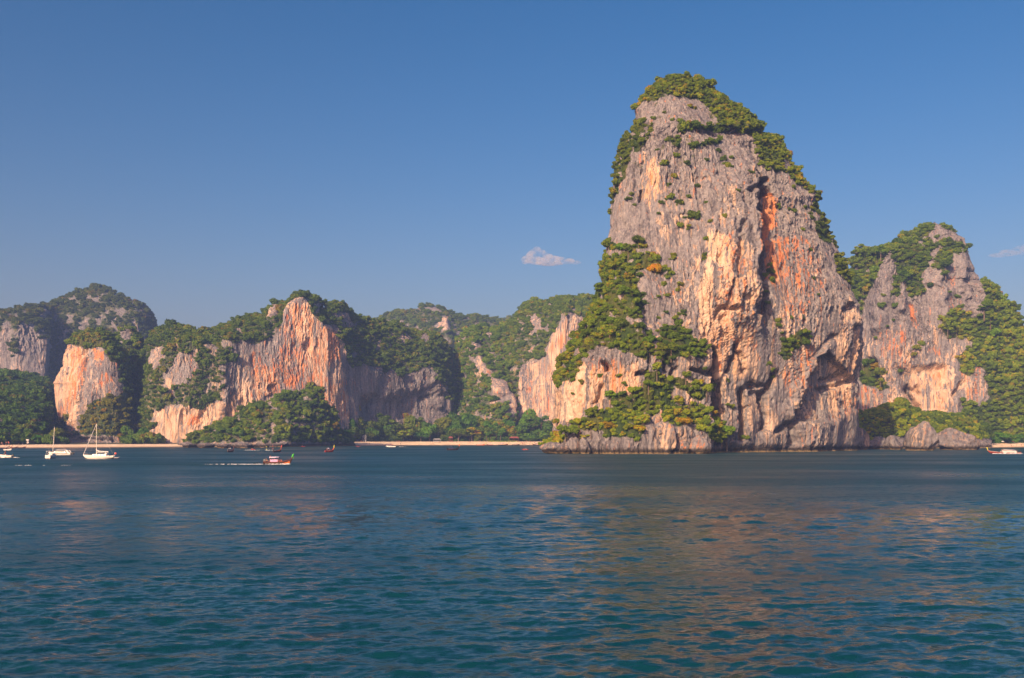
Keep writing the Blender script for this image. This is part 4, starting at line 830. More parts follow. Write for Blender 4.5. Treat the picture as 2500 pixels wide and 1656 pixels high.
# ------------------------------------------------------------------ planting
LIST = {  # region: (label of a single tree, group, label of the mass, name of the mass)
 'shoulder': ('leafy green tree in the @ of the belt on the tower\'s left shoulder', 'trees on the tower\'s left shoulder', 'low green growth between the trees on the tower\'s left shoulder'),
 'belt': ('bushy tree in the @ of the ledge clump low on the tower', 'trees on the tower\'s middle ledge', 'low growth on the tower\'s middle ledge'),
 'tower_foot': ('yellow-green tree in the @ of the growth at the tower\'s foot', 'trees at the tower\'s foot', 'yellow-green undergrowth at the tower\'s foot'),
 'tower_cap': ('', '', 'green scrub cap covering the tall tower\'s summit and right ridge'),
 'tower_edge': ('', '', 'ragged scrub along the tall tower\'s outer edges'),
 'tower_ledges': ('', '', 'bushes lining the ledges high on the tall tower'),
 'face_bush': ('', '', 'small dark bushes clinging to the tall tower\'s bare face'),
 'hill_top': ('green tree in the @ of the smaller hill\'s leafy top', 'trees on the smaller hill\'s top', 'scrub between pinnacles on the smaller hill\'s top'),
 'hill_slope': ('jungle tree in the @ of the smaller hill\'s right slope', 'trees on the smaller hill\'s right slope', 'jungle canopy on the smaller hill\'s right slope'),
 'hill_bush': ('', '', 'single bushes clinging to the smaller hill\'s cliff'),
 'shelf': ('', '', 'bright yellow-green scrub on the rock shelf between tower and hill'),
 'shelf_trees': ('round tree in the @ of the rock shelf below the smaller hill', 'trees on the rock shelf', 'undergrowth on the rock shelf'),
 'massif_top': ('', '', 'dark green forest over the broad massif\'s top and ledges'),
 'mound': ('green tree in the @ of the wooded mound before the orange wall', 'trees on the wooded mound', 'green canopy of the wooded mound before the orange wall'),
 'pillar': ('', '', 'scrub over the stubby pillar\'s crown and right side'),
 'pillar_foot': ('', '', 'rust and olive scrub low on the stubby pillar'),
 'knoll': ('', '', 'dark forest on the shaded knoll'),
 'mountain': ('', '', 'hazy forest on the far left mountain'),
 'left_slope': ('', '', 'dark green forest on the slope below the grey cliff band'),
 'spur': ('', '', 'green forest on the steep spur'),
 'wall_top': ('', '', 'green forest above the cream wall left of the tower'),
 'far_ridge': ('', '', 'hazy forest on the ridges in the gap')}

def make_tree(name, pos, scale, rz, crown, trunk, label, group, tint, sz=1.0, cat='tree'):
    o = empty(name, pos, rz); o.scale = (scale, scale, scale * sz); tag(o, label, cat, group)
    if trunk is not None: link('trunk', trunk, o)
    c = link('crown', crown, o); c.color = (*tint, 1)
    return o

def scatter_group(name, meshes):
    """Node group: an instance of one of the clumps on every point."""
    g = bpy.data.node_groups.new(name, 'GeometryNodeTree')
    g.interface.new_socket('Geometry', in_out='INPUT', socket_type='NodeSocketGeometry'); g.interface.new_socket('Geometry', in_out='OUTPUT', socket_type='NodeSocketGeometry')
    n = g.nodes; gi, go = n.new('NodeGroupInput'), n.new('NodeGroupOutput')
    jn = n.new('GeometryNodeJoinGeometry'); iop = n.new('GeometryNodeInstanceOnPoints')
    for o in meshes:
        oi = n.new('GeometryNodeObjectInfo'); oi.inputs['Object'].default_value = o; oi.inputs['As Instance'].default_value = True
        g.links.new(oi.outputs['Geometry'], jn.inputs[0])
    def na(nm, t):
        a = n.new('GeometryNodeInputNamedAttribute'); a.data_type = t; a.inputs[0].default_value = nm; return a.outputs[0]
    g.links.new(gi.outputs[0], iop.inputs['Points']); g.links.new(jn.outputs[0], iop.inputs['Instance'])
    iop.inputs['Pick Instance'].default_value = True
    g.links.new(na('variant', 'INT'), iop.inputs['Instance Index'])
    cx = n.new('ShaderNodeCombineXYZ'); g.links.new(na('turn', 'FLOAT'), cx.inputs[2])
    er = n.new('FunctionNodeEulerToRotation'); g.links.new(cx.outputs[0], er.inputs[0]); g.links.new(er.outputs[0], iop.inputs['Rotation'])
    g.links.new(na('size', 'FLOAT_VECTOR'), iop.inputs['Scale'])
    g.links.new(iop.outputs[0], go.inputs[0]); return g
SRC = [bpy.data.objects.new('foliage_clump', m) for m in SCRUB]        # clump shapes used by the scrub masses
GG = scatter_group('foliage_clumps', SRC)

def plant():
    C = np.array(CAND, dtype=object)
    app = np.array([c[3] / c[1] for c in CAND])
    trees = [i for i in np.argsort(-app) if LIST[CAND[i][4]][0] and CAND[i][6] == 'tree']
    ind = set(trees[:NTREE]); r = np.random.default_rng(77)
    where = {}
    for reg in LIST:                                                       # which part of its patch each tree stands in
        ids = [i for i in trees[:NTREE] if CAND[i][4] == reg]
        if not ids: continue
        q = np.array([[CX + CAND[i][0] / CAND[i][1] * F, HY - (CAND[i][2] - H) / CAND[i][1] * F] for i in ids])
        cx3 = np.quantile(q[:, 0], [.33, .67]); cy3 = np.quantile(q[:, 1], [.25, .5, .75])
        big = ids[int(np.argmax([CAND[i][3] for i in ids]))]
        for i, (u, v) in zip(ids, q):
            row = ('top', 'upper', 'lower', 'bottom')[int(np.searchsorted(cy3, v))]; cl = ('left', 'middle', 'right')[int(np.searchsorted(cx3, u))]
            where[i] = (row + ' ' + cl, i == big)
    for i in trees[:NTREE]:
        x, y, z, rr, reg, tint, kind, rz = CAND[i]; lab, grp, _ = LIST[reg]; w_, big = where[i]; lab = lab.replace('@', w_)
        if big: lab = 'largest ' + lab
        tint = tuple(tint)
        if r.random() < .035: tint = (2.6, 1.1, .5)                       # a few turning orange
        cr = CROWNS[r.integers(4)] if r.random() > .08 else FLATCROWN
        if tint[0] > 2: lab2 = lab.replace('leafy green', 'orange-leaved').replace('yellow-green', 'orange-leaved').replace('green tree', 'orange-leaved tree').replace('bushy', 'orange-leaved').replace('jungle tree', 'orange-leaved jungle tree').replace('round tree', 'orange-leaved round tree')
        else: lab2 = lab
        make_tree('tree', (x, y, z - rr * .75), rr, rz, cr, TRUNKS[r.integers(2)], lab2, grp, tint, r.uniform(.85, 1.2))
    by = {}
    for i, c in enumerate(CAND):
        if i not in ind: by.setdefault(c[4], []).append(c)
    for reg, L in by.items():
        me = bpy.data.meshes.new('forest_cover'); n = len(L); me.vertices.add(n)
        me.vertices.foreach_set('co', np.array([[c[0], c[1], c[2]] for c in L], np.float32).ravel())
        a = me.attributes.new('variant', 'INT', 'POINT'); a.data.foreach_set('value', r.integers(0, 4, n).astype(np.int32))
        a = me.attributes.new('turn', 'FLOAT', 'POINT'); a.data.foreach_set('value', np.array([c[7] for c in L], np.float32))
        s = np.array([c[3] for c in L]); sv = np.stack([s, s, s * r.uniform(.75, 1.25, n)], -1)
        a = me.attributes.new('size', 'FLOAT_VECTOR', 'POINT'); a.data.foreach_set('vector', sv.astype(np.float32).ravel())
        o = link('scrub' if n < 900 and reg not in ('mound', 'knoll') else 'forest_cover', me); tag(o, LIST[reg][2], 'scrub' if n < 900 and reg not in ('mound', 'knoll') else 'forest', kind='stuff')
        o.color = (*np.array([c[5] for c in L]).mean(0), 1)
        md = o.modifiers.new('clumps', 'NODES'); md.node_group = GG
    print('planted', len(CAND), 'individual', len(ind), {k: len(v) for k, v in by.items()})
NTREE = 212
plant()
# ------------------------------------------------------------------ boulders along the water
def boulder_mesh(seed, w, d, h):
    r = np.random.default_rng(seed)
    bm = bmesh.new(); bmesh.ops.create_icosphere(bm, subdivisions=5, radius=1.0)
    V = np.array([v.co[:] for v in bm.verts]); T = np.array([[v.index for v in f.verts] for f in bm.faces]); bm.free()
    for k in range(11):
        n = r.normal(size=3); n[2] *= .8; n /= np.linalg.norm(n); c = r.uniform(.62, .92)
        ex = np.maximum(V @ n - c, 0); V = V - ex[:, None] * n * .92
    s = np.array([w / 2, d / 2, h * .62]); V = V * s; q = V + seed * 31.0
    m = min(w, h)
    dd = .10 * m * fbm(q[:, 0] * 1.6 / m, q[:, 1] * 1.6 / m, q[:, 2] * 1.1 / m, 4, 3) - .05 * m * np.clip(ridged(q[:, 0] * 1.5 / m, q[:, 1] * 1.5 / m, q[:, 2] * .8 / m, 2, 8) - .4, 0, 1)
    dd -= .05 * m * sstep(.15, .4, noise(q[:, 0] * 4 / m, q[:, 1] * 4 / m, q[:, 2] * 3 / m, 5))
    nn = V / (np.linalg.norm(V / s, axis=1)[:, None] * s); nn /= np.linalg.norm(nn, axis=1)[:, None]
    V = V + nn * dd[:, None]
    V[:, 2] += h * .38
    # undercut notch at the waterline
    k = np.exp(-((V[:, 2] - .5) / .7) ** 2) * .10; V[:, :2] *= (1 - k)[:, None]
    return V, T
def boulder(x0, x1, y0, y1, seed, label, orange=.2, cream=.12, dark=.34, depth=.9, base=0.0):
    D = 6.8 * F / (y1 - HY) if not base else base
    rb = np.random.default_rng(seed + 900); sh = rb.uniform(.92, 1.22); xm = (x0 + x1) / 2; x0, x1 = xm + (x0 - xm) * sh, xm + (x1 - xm) * sh; y0 = y0 + (y1 - y0) * rb.uniform(.05, .38) * (0 if any(w_ in label for w_ in ('big', 'tall', 'round white')) else 1); D = D - (8 if x1 < 2000 and x0 > 1300 else 3) + rb.uniform(-2, 4) * (not base)
    dark = max(0, dark + rb.uniform(-.2, .2)); cream = cream + rb.uniform(0, .25)
    if 1300 < xm < 1800: D = max(D, 431 + rb.uniform(0, 8))                # they hug the foot of the tower
    w = (x1 - x0) / F * D; h = wz(y0, D) if not base else (y1 - y0) / F * D
    V, T = boulder_mesh(seed, w, w * depth, h)
    me = mesh_np('boulder', V, None, ROCK, tris=T); n = len(V)
    pa = np.tile([orange, cream, 0, dark], (n, 1)).astype(np.float32); attr_color(me, 'paint', pa)
    o = link('boulder', me); o.location = (wx((x0 + x1) / 2, D), D + w * depth * .42, -.3 if not base else wz(y1, D)); o.rotation_euler = (rb.uniform(-.18, .18), rb.uniform(-.2, .2), rb.uniform(0, 6.28) if abs(depth - .9) < .15 else rb.uniform(-.3, .3))
    return tag(o, label, 'boulder', 'boulders along the waterline')
def b4(a, b, c, d): return 1300 + a / 2.704, 1300 + b / 2.704, 560 + c / 2.704, 560 + d / 2.704
def b5(a, b, c, d): return 1700 + a / 2.704, 1700 + b / 2.704, 560 + c / 2.704, 560 + d / 2.704
def b7(a, b, c, d): return 2050 + a / 2.449, 2050 + b / 2.449, 500 + c / 2.449, 500 + d / 2.449
def b2(a, b, c, d): return 350 + a / 3.267, 350 + b / 3.267, 660 + c / 3.267, 660 + d / 3.267
for k, (bx, lab, kw) in enumerate((
    (b4(45, 270, 1395, 1490), 'low pale rock tongue at the left tip of the tower\'s foot', dict(depth=.6)),
    (b4(225, 325, 1350, 1480), 'brown block second from the left tip of the tower\'s foot', {}),
    (b4(305, 405, 1350, 1482), 'dark rounded block below the bright trees near the left tip', dict(dark=.35)),
    (b4(385, 495, 1385, 1482), 'small grey block left of the big smooth grey boulder', {}),
    (b4(475, 625, 1360, 1486), 'big smooth grey boulder under the bright green trees', dict(dark=.2, cream=.05)),
    (b4(615, 692, 1375, 1484), 'narrow upright block beside the black gap in the rocks', {}),
    (b4(733, 840, 1215, 1484), 'tall pale pillar-like block standing in the water at the tower\'s foot', dict(cream=.5, depth=1.2)),
    (b4(820, 950, 1270, 1484), 'pale ribbed block right of the tall pillar-like block', dict(cream=.6, depth=1.1)),
    (b4(930, 1085, 1290, 1486), 'reddish brown wedge-shaped block at the tower\'s foot', dict(orange=.42, depth=1.0)),
    (b4(1060, 1200, 1300, 1484), 'large reddish grey block left of the black chimney', dict(orange=.38, depth=1.0)),
    (b5(120, 255, 1375, 1468), 'dark low block in the shade at the bottom of the chimney', dict(dark=.5)),
    (b5(245, 375, 1345, 1462), 'rounded brown block with a green tuft right of the chimney', {}),
    (b5(365, 520, 1395, 1462), 'long undercut ledge block at the tower\'s waterline', dict(depth=.5)),
    (b5(500, 650, 1385, 1462), 'long undercut ledge block next to the dark cleft', dict(depth=.5)),
    (b5(645, 760, 1385, 1460), 'square pinkish block right of the dark cleft', dict(orange=.3)),
    (b5(745, 855, 1340, 1460), 'cracked pinkish block below the scrub shelf', dict(orange=.32)),
    (b5(835, 935, 1365, 1458), 'small brown cracked block on the scrub shelf\'s waterline', {}),
    (b5(915, 1025, 1380, 1458), 'square grey block left of the round white-grey boulder', {}),
    (b5(1010, 1160, 1300, 1455), 'round white-grey boulder before the yellow-green scrub', dict(cream=.45)),
    (b7(188, 305, 1380, 1462), 'dark low rock right of the round white-grey boulder', dict(dark=.35)),
    (b7(285, 405, 1375, 1464), 'dark low rock left of the two biggest boulders', dict(dark=.35)),
    (b7(395, 632, 1280, 1470), 'biggest boulder with bushes on its crown, left of the pair near the beach', dict(cream=.3)),
    (b7(622, 858, 1330, 1466), 'big flat-topped boulder nearest the right-hand beach', dict(cream=.3)),
    (b2(280, 420, 1365, 1416), 'low dark rock at the left end of the wooded mound', dict(dark=.5)),
    (b2(410, 565, 1360, 1418), 'dark rock second from the left along the wooded mound', dict(dark=.6)),
    (b2(555, 700, 1362, 1420), 'brown rock near the middle of the wooded mound\'s foot', dict(dark=.4)),
    (b2(690, 860, 1362, 1420), 'dark jagged rock at the middle of the wooded mound\'s foot', dict(dark=.6)),
    (b2(845, 1000, 1362, 1416), 'grey rock right of the mound\'s middle', dict(dark=.5)),
    (b2(990, 1140, 1352, 1410), 'brownish rock where the mound\'s rocks rise', dict(dark=.3)),
    (b2(1125, 1290, 1350, 1406), 'last dark rock before the sand starts beside the mound', dict(dark=.5)))):
    boulder(*bx, 50 + k, lab, **kw)

# ------------------------------------------------------------------ trees behind the beach
def tall_tree(px, top, w, D, lab, tint, kind, z0=3.4, group='trees behind the beach'):
    if px > 400: D = (ip(px, RIGHT_D) + 34 + max(0, D - 715) * .4) if px > 2300 else ip(px, LEFT_D) + 37 + .35 * max(0, D - ip(px, [(800, 870), (1000, 890), (1350, 945)]))
    m = D / F; h = (HY - top) * m + H - z0; wd = w * m
    r = np.random.default_rng(int(px * 7) % 10007)
    if 800 < px < 1400: wd *= 1.4
    if kind == 'tall':
        s = wd / 2.0; o = make_tree('tree', (wx(px, D), D, z0), s, r.uniform(0, 6), TALLCROWN[int(px) % 2], TALLTRUNK, lab, group, tint, h / (2.9 * s))
    else:
        cr = FLATCROWN if kind == 'flat' else CROWNS[int(px) % 4]
        s = wd / 2.3; o = make_tree('tree', (wx(px, D), D, z0), s, r.uniform(0, 6), cr, TRUNKS[int(px) % 2], lab, group, tint, h / (1.85 * s))
    return o
G, OL, BR, DK, YL = (.8, 1.15, .9), (1.0, .95, .8), (1.25, .95, .9), (.6, .8, .85), (1.45, 1.35, .8)
for px, top, w, D, kind, tint, lab in (
    (809, 988, 36, 905, 'tall', G, 'tall green tree at the right shoulder of the wooded mound'),
    (818, 1052, 30, 872, 'round', YL, 'low bright bush tree at the right foot of the wooded mound'),
    (842, 1050, 40, 882, 'round', G, 'dark green low tree left of the brown feathery tree'),
    (868, 992, 34, 915, 'tall', BR, 'brown feathery casuarina standing before the grey wall\'s left foot'),
    (860, 1040, 40, 890, 'round', OL, 'olive round tree under the brown feathery casuarina'),
    (893, 1034, 24, 915, 'round', DK, 'dark small tree behind the pale hut'),
    (908, 1042, 34, 888, 'round', DK, 'grey-green bushy tree just right of the pale hut'),
    (938, 1010, 52, 925, 'tall', OL, 'broad olive casuarina left of the middle of the beach'),
    (958, 1026, 46, 905, 'tall', OL, 'olive casuarina leaning beside the broad one'),
    (985, 1052, 44, 890, 'round', YL, 'bright low tree at the back of the sand, left of the middle'),
    (1000, 1010, 40, 935, 'tall', BR, 'tall olive-brown casuarina behind the bright low tree'),
    (1022, 1020, 36, 930, 'tall', OL, 'olive casuarina right of the tall olive-brown one'),
    (1028, 1056, 32, 900, 'round', G, 'small green tree at the middle of the beach'),
    (1049, 1040, 34, 905, 'round', G, 'bright green round tree left of the whitish pavilion'),
    (1075, 1024, 36, 925, 'tall', BR, 'greyish casuarina above the whitish pavilion'),
    (1112, 1008, 44, 945, 'round', DK, 'dark green broad tree behind the red canopy'),
    (1120, 1046, 44, 915, 'round', OL, 'olive tree right of the red canopy'),
    (1152, 1042, 44, 920, 'flat', YL, 'yellow-green spreading tree right of the middle of the beach'),
    (1140, 1012, 40, 960, 'round', G, 'green tree standing behind the yellow-green spreading one'),
    (1184, 1022, 40, 955, 'tall', OL, 'olive casuarina behind the palms'),
    (1212, 1028, 50, 960, 'round', OL, 'wide olive tree behind the palms'),
    (1240, 1026, 40, 965, 'round', G, 'green tree behind the red beach house'),
    (1262, 1040, 40, 955, 'tall', DK, 'dark casuarina just left of the biggest casuarina'),
    (1288, 1018, 60, 945, 'tall', DK, 'biggest dark casuarina near the tower\'s left foot'),
    (1292, 1000, 32, 980, 'round', G, 'green crown topping the biggest casuarina'),
    (1322, 1016, 52, 950, 'tall', DK, 'dark casuarina hard against the tower\'s left edge'),
    (1346, 1024, 40, 955, 'tall', OL, 'casuarina half hidden by the tower\'s left edge'),
    (84, 1062, 44, 735, 'flat', (.75, 1.35, .8), 'bright green spreading tree on the left beach'),
    (47, 1074, 12, 720, 'round', (1.9, 1.2, .7), 'small golden tree on the left beach'),
    (12, 1062, 30, 720, 'round', G, 'green tree at the left edge of the picture'),
    (122, 1060, 34, 745, 'round', DK, 'dark tree right of the bright spreading one on the left beach'),
    (140, 1046, 36, 765, 'round', BR, 'brownish tree beside the stubby pillar\'s left foot'),
    (330, 1062, 40, 800, 'round', G, 'bright green tree between the stubby pillar and the massif'),
    (312, 1040, 36, 815, 'round', DK, 'dark tree behind the sand between pillar and massif'),
    (352, 1046, 34, 815, 'round', G, 'green tree at the left foot of the massif'),
    (363, 1068, 18, 790, 'round', G, 'small pointed green tree at the massif\'s left corner'),
    (2448, 1056, 70, 715, 'round', (.62, .95, .9), 'dark green bushy tree behind the right-hand beach'),
    (2488, 1050, 60, 765, 'round', (.7, 1.0, .9), 'dark green tree at the right edge of the picture'),
    (2418, 1066, 44, 712, 'round', (.65, .95, .9), 'low dark tree beside the flat-topped boulder')):
    tall_tree(px, top, w, D, lab, tint, kind, z0=3.0 if px > 2300 else 3.4, group='trees behind the right beach' if px > 2300 else 'trees behind the beach')

r_f = np.random.default_rng(31)
for k in range(24):
    px = 832 + 22 * k + r_f.uniform(-8, 8)
    if px > 1345: break
    tall_tree(px, r_f.uniform(1022, 1050), r_f.uniform(26, 40), ip(px, [(800, 870), (1000, 890), (1350, 945)]) + r_f.uniform(8, 40), 'olive-green tree filling the rows between the taller trees behind the sand', (OL, G, DK, BR)[k % 4], 'tall' if k % 3 == 0 else 'round')
FROND = plain('palm_frond', (.10, .13, .03), .6)
def palm_parts(seed):
    r = np.random.default_rng(seed); lean = r.uniform(-.12, .12)
    tv, tq = tube_np([(0, 0, -.3), (lean * 2, .1, 2.5), (lean * 5, .2, 6), (lean * 9, .2, 9)], [.28, .2, .16, .13], 7)
    P = []
    for k in range(15):
        a = 2 * math.pi * k / 15 + r.uniform(-.2, .2); up = r.uniform(-.1, .9); L = r.uniform(2.4, 3.2)
        base = np.array([lean * 9, .2, 9.0]); d = np.array([math.cos(a), math.sin(a), 0]); sd = np.array([-d[1], d[0], 0])
        V, Q = [], []
        for i in range(7):
            t = i / 6; c = base + d * L * t + np.array([0, 0, L * (up * t - (.55 + up) * t * t * 1.1)]); w = .42 * math.sin(math.pi * min(1, t * .9 + .12)) + .03
            V += [c - sd * w - np.array([0, 0, w * .6]), c, c + sd * w - np.array([0, 0, w * .6])]
        for i in range(6):
            Q += [(i * 3, i * 3 + 1, i * 3 + 4, i * 3 + 3), (i * 3 + 1, i * 3 + 2, i * 3 + 5, i * 3 + 4)]
        P.append((np.array(V), np.array(Q)))
    cv, cq = join_np(P)
    return mesh_np('trunk', tv, tq, BARK), mesh_np('crown', cv, cq, LEAF, smooth=False)
PALMS = [palm_parts(s) for s in (1, 2, 3)]
for k, (px, top, D, lab) in enumerate(((1188, 1052, 925, 'palm'), (1198, 1046, 928, 'palm'), (1211, 1050, 930, 'palm'), (1222, 1044, 935, 'palm'), (1229, 1050, 928, 'palm'), (1241, 1048, 936, 'palm'), (1251, 1050, 940, 'palm'), (1172, 1056, 922, 'palm'), (1262, 1052, 944, 'palm'), (1146, 1060, 915, 'palm'),
                                      (22, 1050, 735, 'left'), (40, 1044, 745, 'left'), (46, 1052, 728, 'left'), (30, 1058, 722, 'left'), (60, 1046, 745, 'left'), (78, 1040, 760, 'left'), (10, 1044, 750, 'left'), (95, 1048, 765, 'left'))):
    D = D if px < 400 else ip(px, LEFT_D) + 37 + (k % 3) * 2
    h = (HY - top) / F * D + H - 3.4; tr, cr = PALMS[k % 3]
    mid = lab == 'palm'
    o = make_tree('palm_tree', (wx(px, D), D, 3.4), h / 9.6, k * 1.3, cr, tr, 'slender palm with a pale trunk in the row behind the right half of the beach' if mid else 'drooping palm among the dark trees behind the left beach', 'palms behind the beach' if mid else 'palms on the left shore', (1.35, 1.2, .8) if mid else (1.2, 1.05, .8), cat='palm')

# under-storey that closes the gaps below the beach trees
def undergrowth():
    r = np.random.default_rng(9); L = []
    for k in range(420):
        px = r.uniform(790, 1360) if k < 290 else (r.uniform(-250, 160) if k < 360 else r.uniform(300, 400))
        off = r.uniform(38, 100) if k < 290 else r.uniform(38, 90)
        D = ip(px, LEFT_D) + off; rr = r.uniform(2.2, 5.0) if px > 0 else r.uniform(2.5, 5)
        if abs(px - 889) < 6 or abs(px - 1067) < 10 or (1240 < px < 1270 and off < 60): continue
        L.append((wx(px, D), D, 3.4 + rr * .1, rr))
    for k in range(150):
        px = r.uniform(2385, 2700); D = ip(px, RIGHT_D) + r.uniform(33, 75); rr = r.uniform(1.8, 4.2); L.append((wx(px, D), D, 3.0 + r.uniform(0, 3), rr))
    for i, (lab, sel, col) in enumerate((('dark undergrowth beneath the beach trees', [l for l in L if l[0] < 200], (.75, .85, .9)), ('dense low jungle edge behind the right-hand beach', [l for l in L if l[0] > 200], (.65, .95, .9)))):
        n = len(sel); me = bpy.data.meshes.new('undergrowth'); me.vertices.add(n); me.vertices.foreach_set('co', np.array([l[:3] for l in sel], np.float32).ravel())
        a = me.attributes.new('variant', 'INT', 'POINT'); a.data.foreach_set('value', r.integers(0, 4, n).astype(np.int32))
        a = me.attributes.new('turn', 'FLOAT', 'POINT'); a.data.foreach_set('value', r.uniform(0, 6.3, n).astype(np.float32))
        s = np.array([l[3] for l in sel]); a = me.attributes.new('size', 'FLOAT_VECTOR', 'POINT'); a.data.foreach_set('vector', np.stack([s, s, s * r.uniform(.8, 1.5, n)], -1).astype(np.float32).ravel())
        o = link('undergrowth', me); o.color = (*col, 1); tag(o, lab, 'undergrowth', kind='stuff'); md = o.modifiers.new('clumps', 'NODES'); md.node_group = GG
    n = 70; px = r.uniform(1196, 1262, n); D = ip(px, LEFT_D) + r.uniform(29, 33, n); me = bpy.data.meshes.new('hedge'); me.vertices.add(n)
    me.vertices.foreach_set('co', np.stack([(px - CX) / F * D, D, np.full(n, 3.3)], -1).astype(np.float32).ravel())
    a = me.attributes.new('variant', 'INT', 'POINT'); a.data.foreach_set('value', r.integers(0, 4, n).astype(np.int32))
    a = me.attributes.new('turn', 'FLOAT', 'POINT'); a.data.foreach_set('value', r.uniform(0, 6.3, n).astype(np.float32))
    a = me.attributes.new('size', 'FLOAT_VECTOR', 'POINT'); a.data.foreach_set('vector', np.full((n, 3), .85, np.float32).ravel())
    o = link('hedge', me); o.color = (1.5, 1.7, .8, 1); tag(o, 'bright green low hedge between the sand and the palms', 'hedge', kind='stuff'); md = o.modifiers.new('clumps', 'NODES'); md.node_group = GG
undergrowth()
# ------------------------------------------------------------------ boats, people, huts
WHITE = plain('white_gelcoat', (.80, .79, .76), .35, wear=.04)
CREAM = plain('cream_canvas', (.62, .60, .60), .8)
LILAC = plain('lilac_canvas', (.50, .46, .60), .8); PINK = plain('pink_cloth', (.66, .36, .60), .8)
NAVY = plain('navy_canvas', (.05, .06, .16), .7); DARKW = plain('dark_wood', (.055, .028, .02), .5); REDW = plain('maroon_wood', (.22, .035, .02), .45)
ORANGE = plain('orange_paint', (.70, .17, .04), .5); REDP = plain('red_paint', (.60, .05, .04), .45); GREEN = plain('green_garland', (.08, .50, .06), .8); YELLOW = plain('yellow_garland', (.62, .60, .06), .8)
GLASS = plain('dark_window', (.015, .018, .022), .1); ALU = plain('mast_paint', (.74, .70, .62), .4, wear=.05); RUBBER = plain('black_motor', (.02, .02, .022), .4)
FOAM = plain('sea_foam', (.82, .84, .84), .9, wear=.06)
SKIN = plain('skin', (.46, .26, .17), .6); STONE = plain('hut_wall', (.24, .25, .29), .8); REDROOF = plain('red_roof', (.20, .055, .045), .8); THATCH = plain('pale_roof', (.30, .31, .32), .8)
CLOTH = [plain('swimwear_' + n, c, .8) for n, c in (('red', (.5, .04, .03)), ('navy', (.03, .04, .14)), ('white', (.7, .7, .68)), ('black', (.02, .02, .02)), ('orange', (.62, .2, .04)), ('pink', (.6, .22, .35)))]

def box_np(x0, x1, y0, y1, z0, z1, tx=0.0, ty=0.0, sh=0.0):
    """Box whose top is narrower by tx, ty and slid by sh."""
    v = [(x0, y0, z0), (x1, y0, z0), (x1, y1, z0), (x0, y1, z0), (x0 + tx + sh, y0 + ty, z1), (x1 - tx + sh, y0 + ty, z1), (x1 - tx + sh, y1 - ty, z1), (x0 + tx + sh, y1 - ty, z1)]
    q = [(0, 3, 2, 1), (4, 5, 6, 7), (0, 1, 5, 4), (1, 2, 6, 5), (2, 3, 7, 6), (3, 0, 4, 7)]
    return np.array(v, float), np.array(q)
def part(name, parts, mat, parent, smooth=False, label=None):
    V, Q = join_np(parts) if isinstance(parts, list) else parts
    o = link(name, mesh_np(name, V, Q, mat, smooth=smooth), parent)
    if label: o['label'] = label
    return o
def hull_np(st, flare=.82):
    """st: (x, half beam, keel z, sheer z) from stern to bow; closed with a deck a little below the sheer."""
    V, Q = [], []; k = 9
    for x, b, kz, sz in st:
        pr = [(-b, sz), (-b * .98, sz - (sz - kz) * .3), (-b * flare, kz + (sz - kz) * .3), (-b * .4, kz + (sz - kz) * .06), (0, kz), (b * .4, kz + (sz - kz) * .06), (b * flare, kz + (sz - kz) * .3), (b * .98, sz - (sz - kz) * .3), (b, sz)]
        V += [(x, y, z) for y, z in pr]
    n = len(st)
    for i in range(n - 1):
        for j in range(k - 1): Q.append((i * k + j, i * k + j + 1, (i + 1) * k + j + 1, (i + 1) * k + j))
    o = len(V)
    for x, b, kz, sz in st: V += [(x, -b * .93, sz - .06), (x, b * .93, sz - .06)]
    for i in range(n - 1): Q.append((o + 2 * i, o + 2 * i + 1, o + 2 * i + 3, o + 2 * i + 2))
    Q += [(0, 1, 2, 3), (0, 3, 5, 8), (3, 4, 5, 5)][:2] + [(5, 6, 7, 8)]
    return np.array(V, float), np.array(Q)
def frame(bow, stern, y):
    """World placing of a hull whose waterline runs between two picture columns at picture row y."""
    D = 6.8 * F / (y - HY); return D, abs(bow - stern) / F * D
def bar(p, q, r, k=6): return tube_np([p, q], [r, r], k)

# ---- a person: one skinned body, clothes as children
def body_mesh(name, joints, edges, rad):
    me = bpy.data.meshes.new(name); me.from_pydata(joints, edges, []); o = bpy.data.objects.new(name, me); COL.objects.link(o)
    md = o.modifiers.new('s', 'SKIN'); sv = me.skin_vertices[0].data
    for i, r_ in enumerate(rad): sv[i].radius = (r_, r_)
    sv[0].use_root = True
    o.modifiers.new('d', 'SUBSURF').levels = 1
    dg = bpy.context.evaluated_depsgraph_get(); out = bpy.data.meshes.new_from_object(o.evaluated_get(dg)); out.name = name
    bpy.data.objects.remove(o); bpy.data.meshes.remove(me)
    out.materials.clear(); out.materials.append(SKIN); return out
def standing(step=.12, arm=.16):
    J = [(0, 0, .92), (0, 0, 1.15), (0, 0, 1.38), (0, 0, 1.5), (.01, 0, 1.6), (.01, 0, 1.72), (0, -.1, .88), (step, -.11, .5), (step * .6, -.11, .06), (step * .6 + .12, -.12, .03), (0, .1, .88), (-step * .5, .11, .5), (-step * 1.6, .11, .07), (-step * 1.6 + .12, .12, .03),
         (0, -.19, 1.38), (-arm * .4, -.25, 1.1), (arm * .5, -.26, .86), (0, .19, 1.38), (arm * .4, .25, 1.1), (arm, .25, .88)]
    E = [(0, 1), (1, 2), (2, 3), (3, 4), (4, 5), (0, 6), (6, 7), (7, 8), (8, 9), (0, 10), (10, 11), (11, 12), (12, 13), (2, 14), (14, 15), (15, 16), (2, 17), (17, 18), (18, 19)]
    Rr = [.13, .125, .14, .055, .09, .07, .085, .06, .04, .03, .085, .06, .04, .03, .055, .042, .032, .055, .042, .032]
    return J, E, Rr
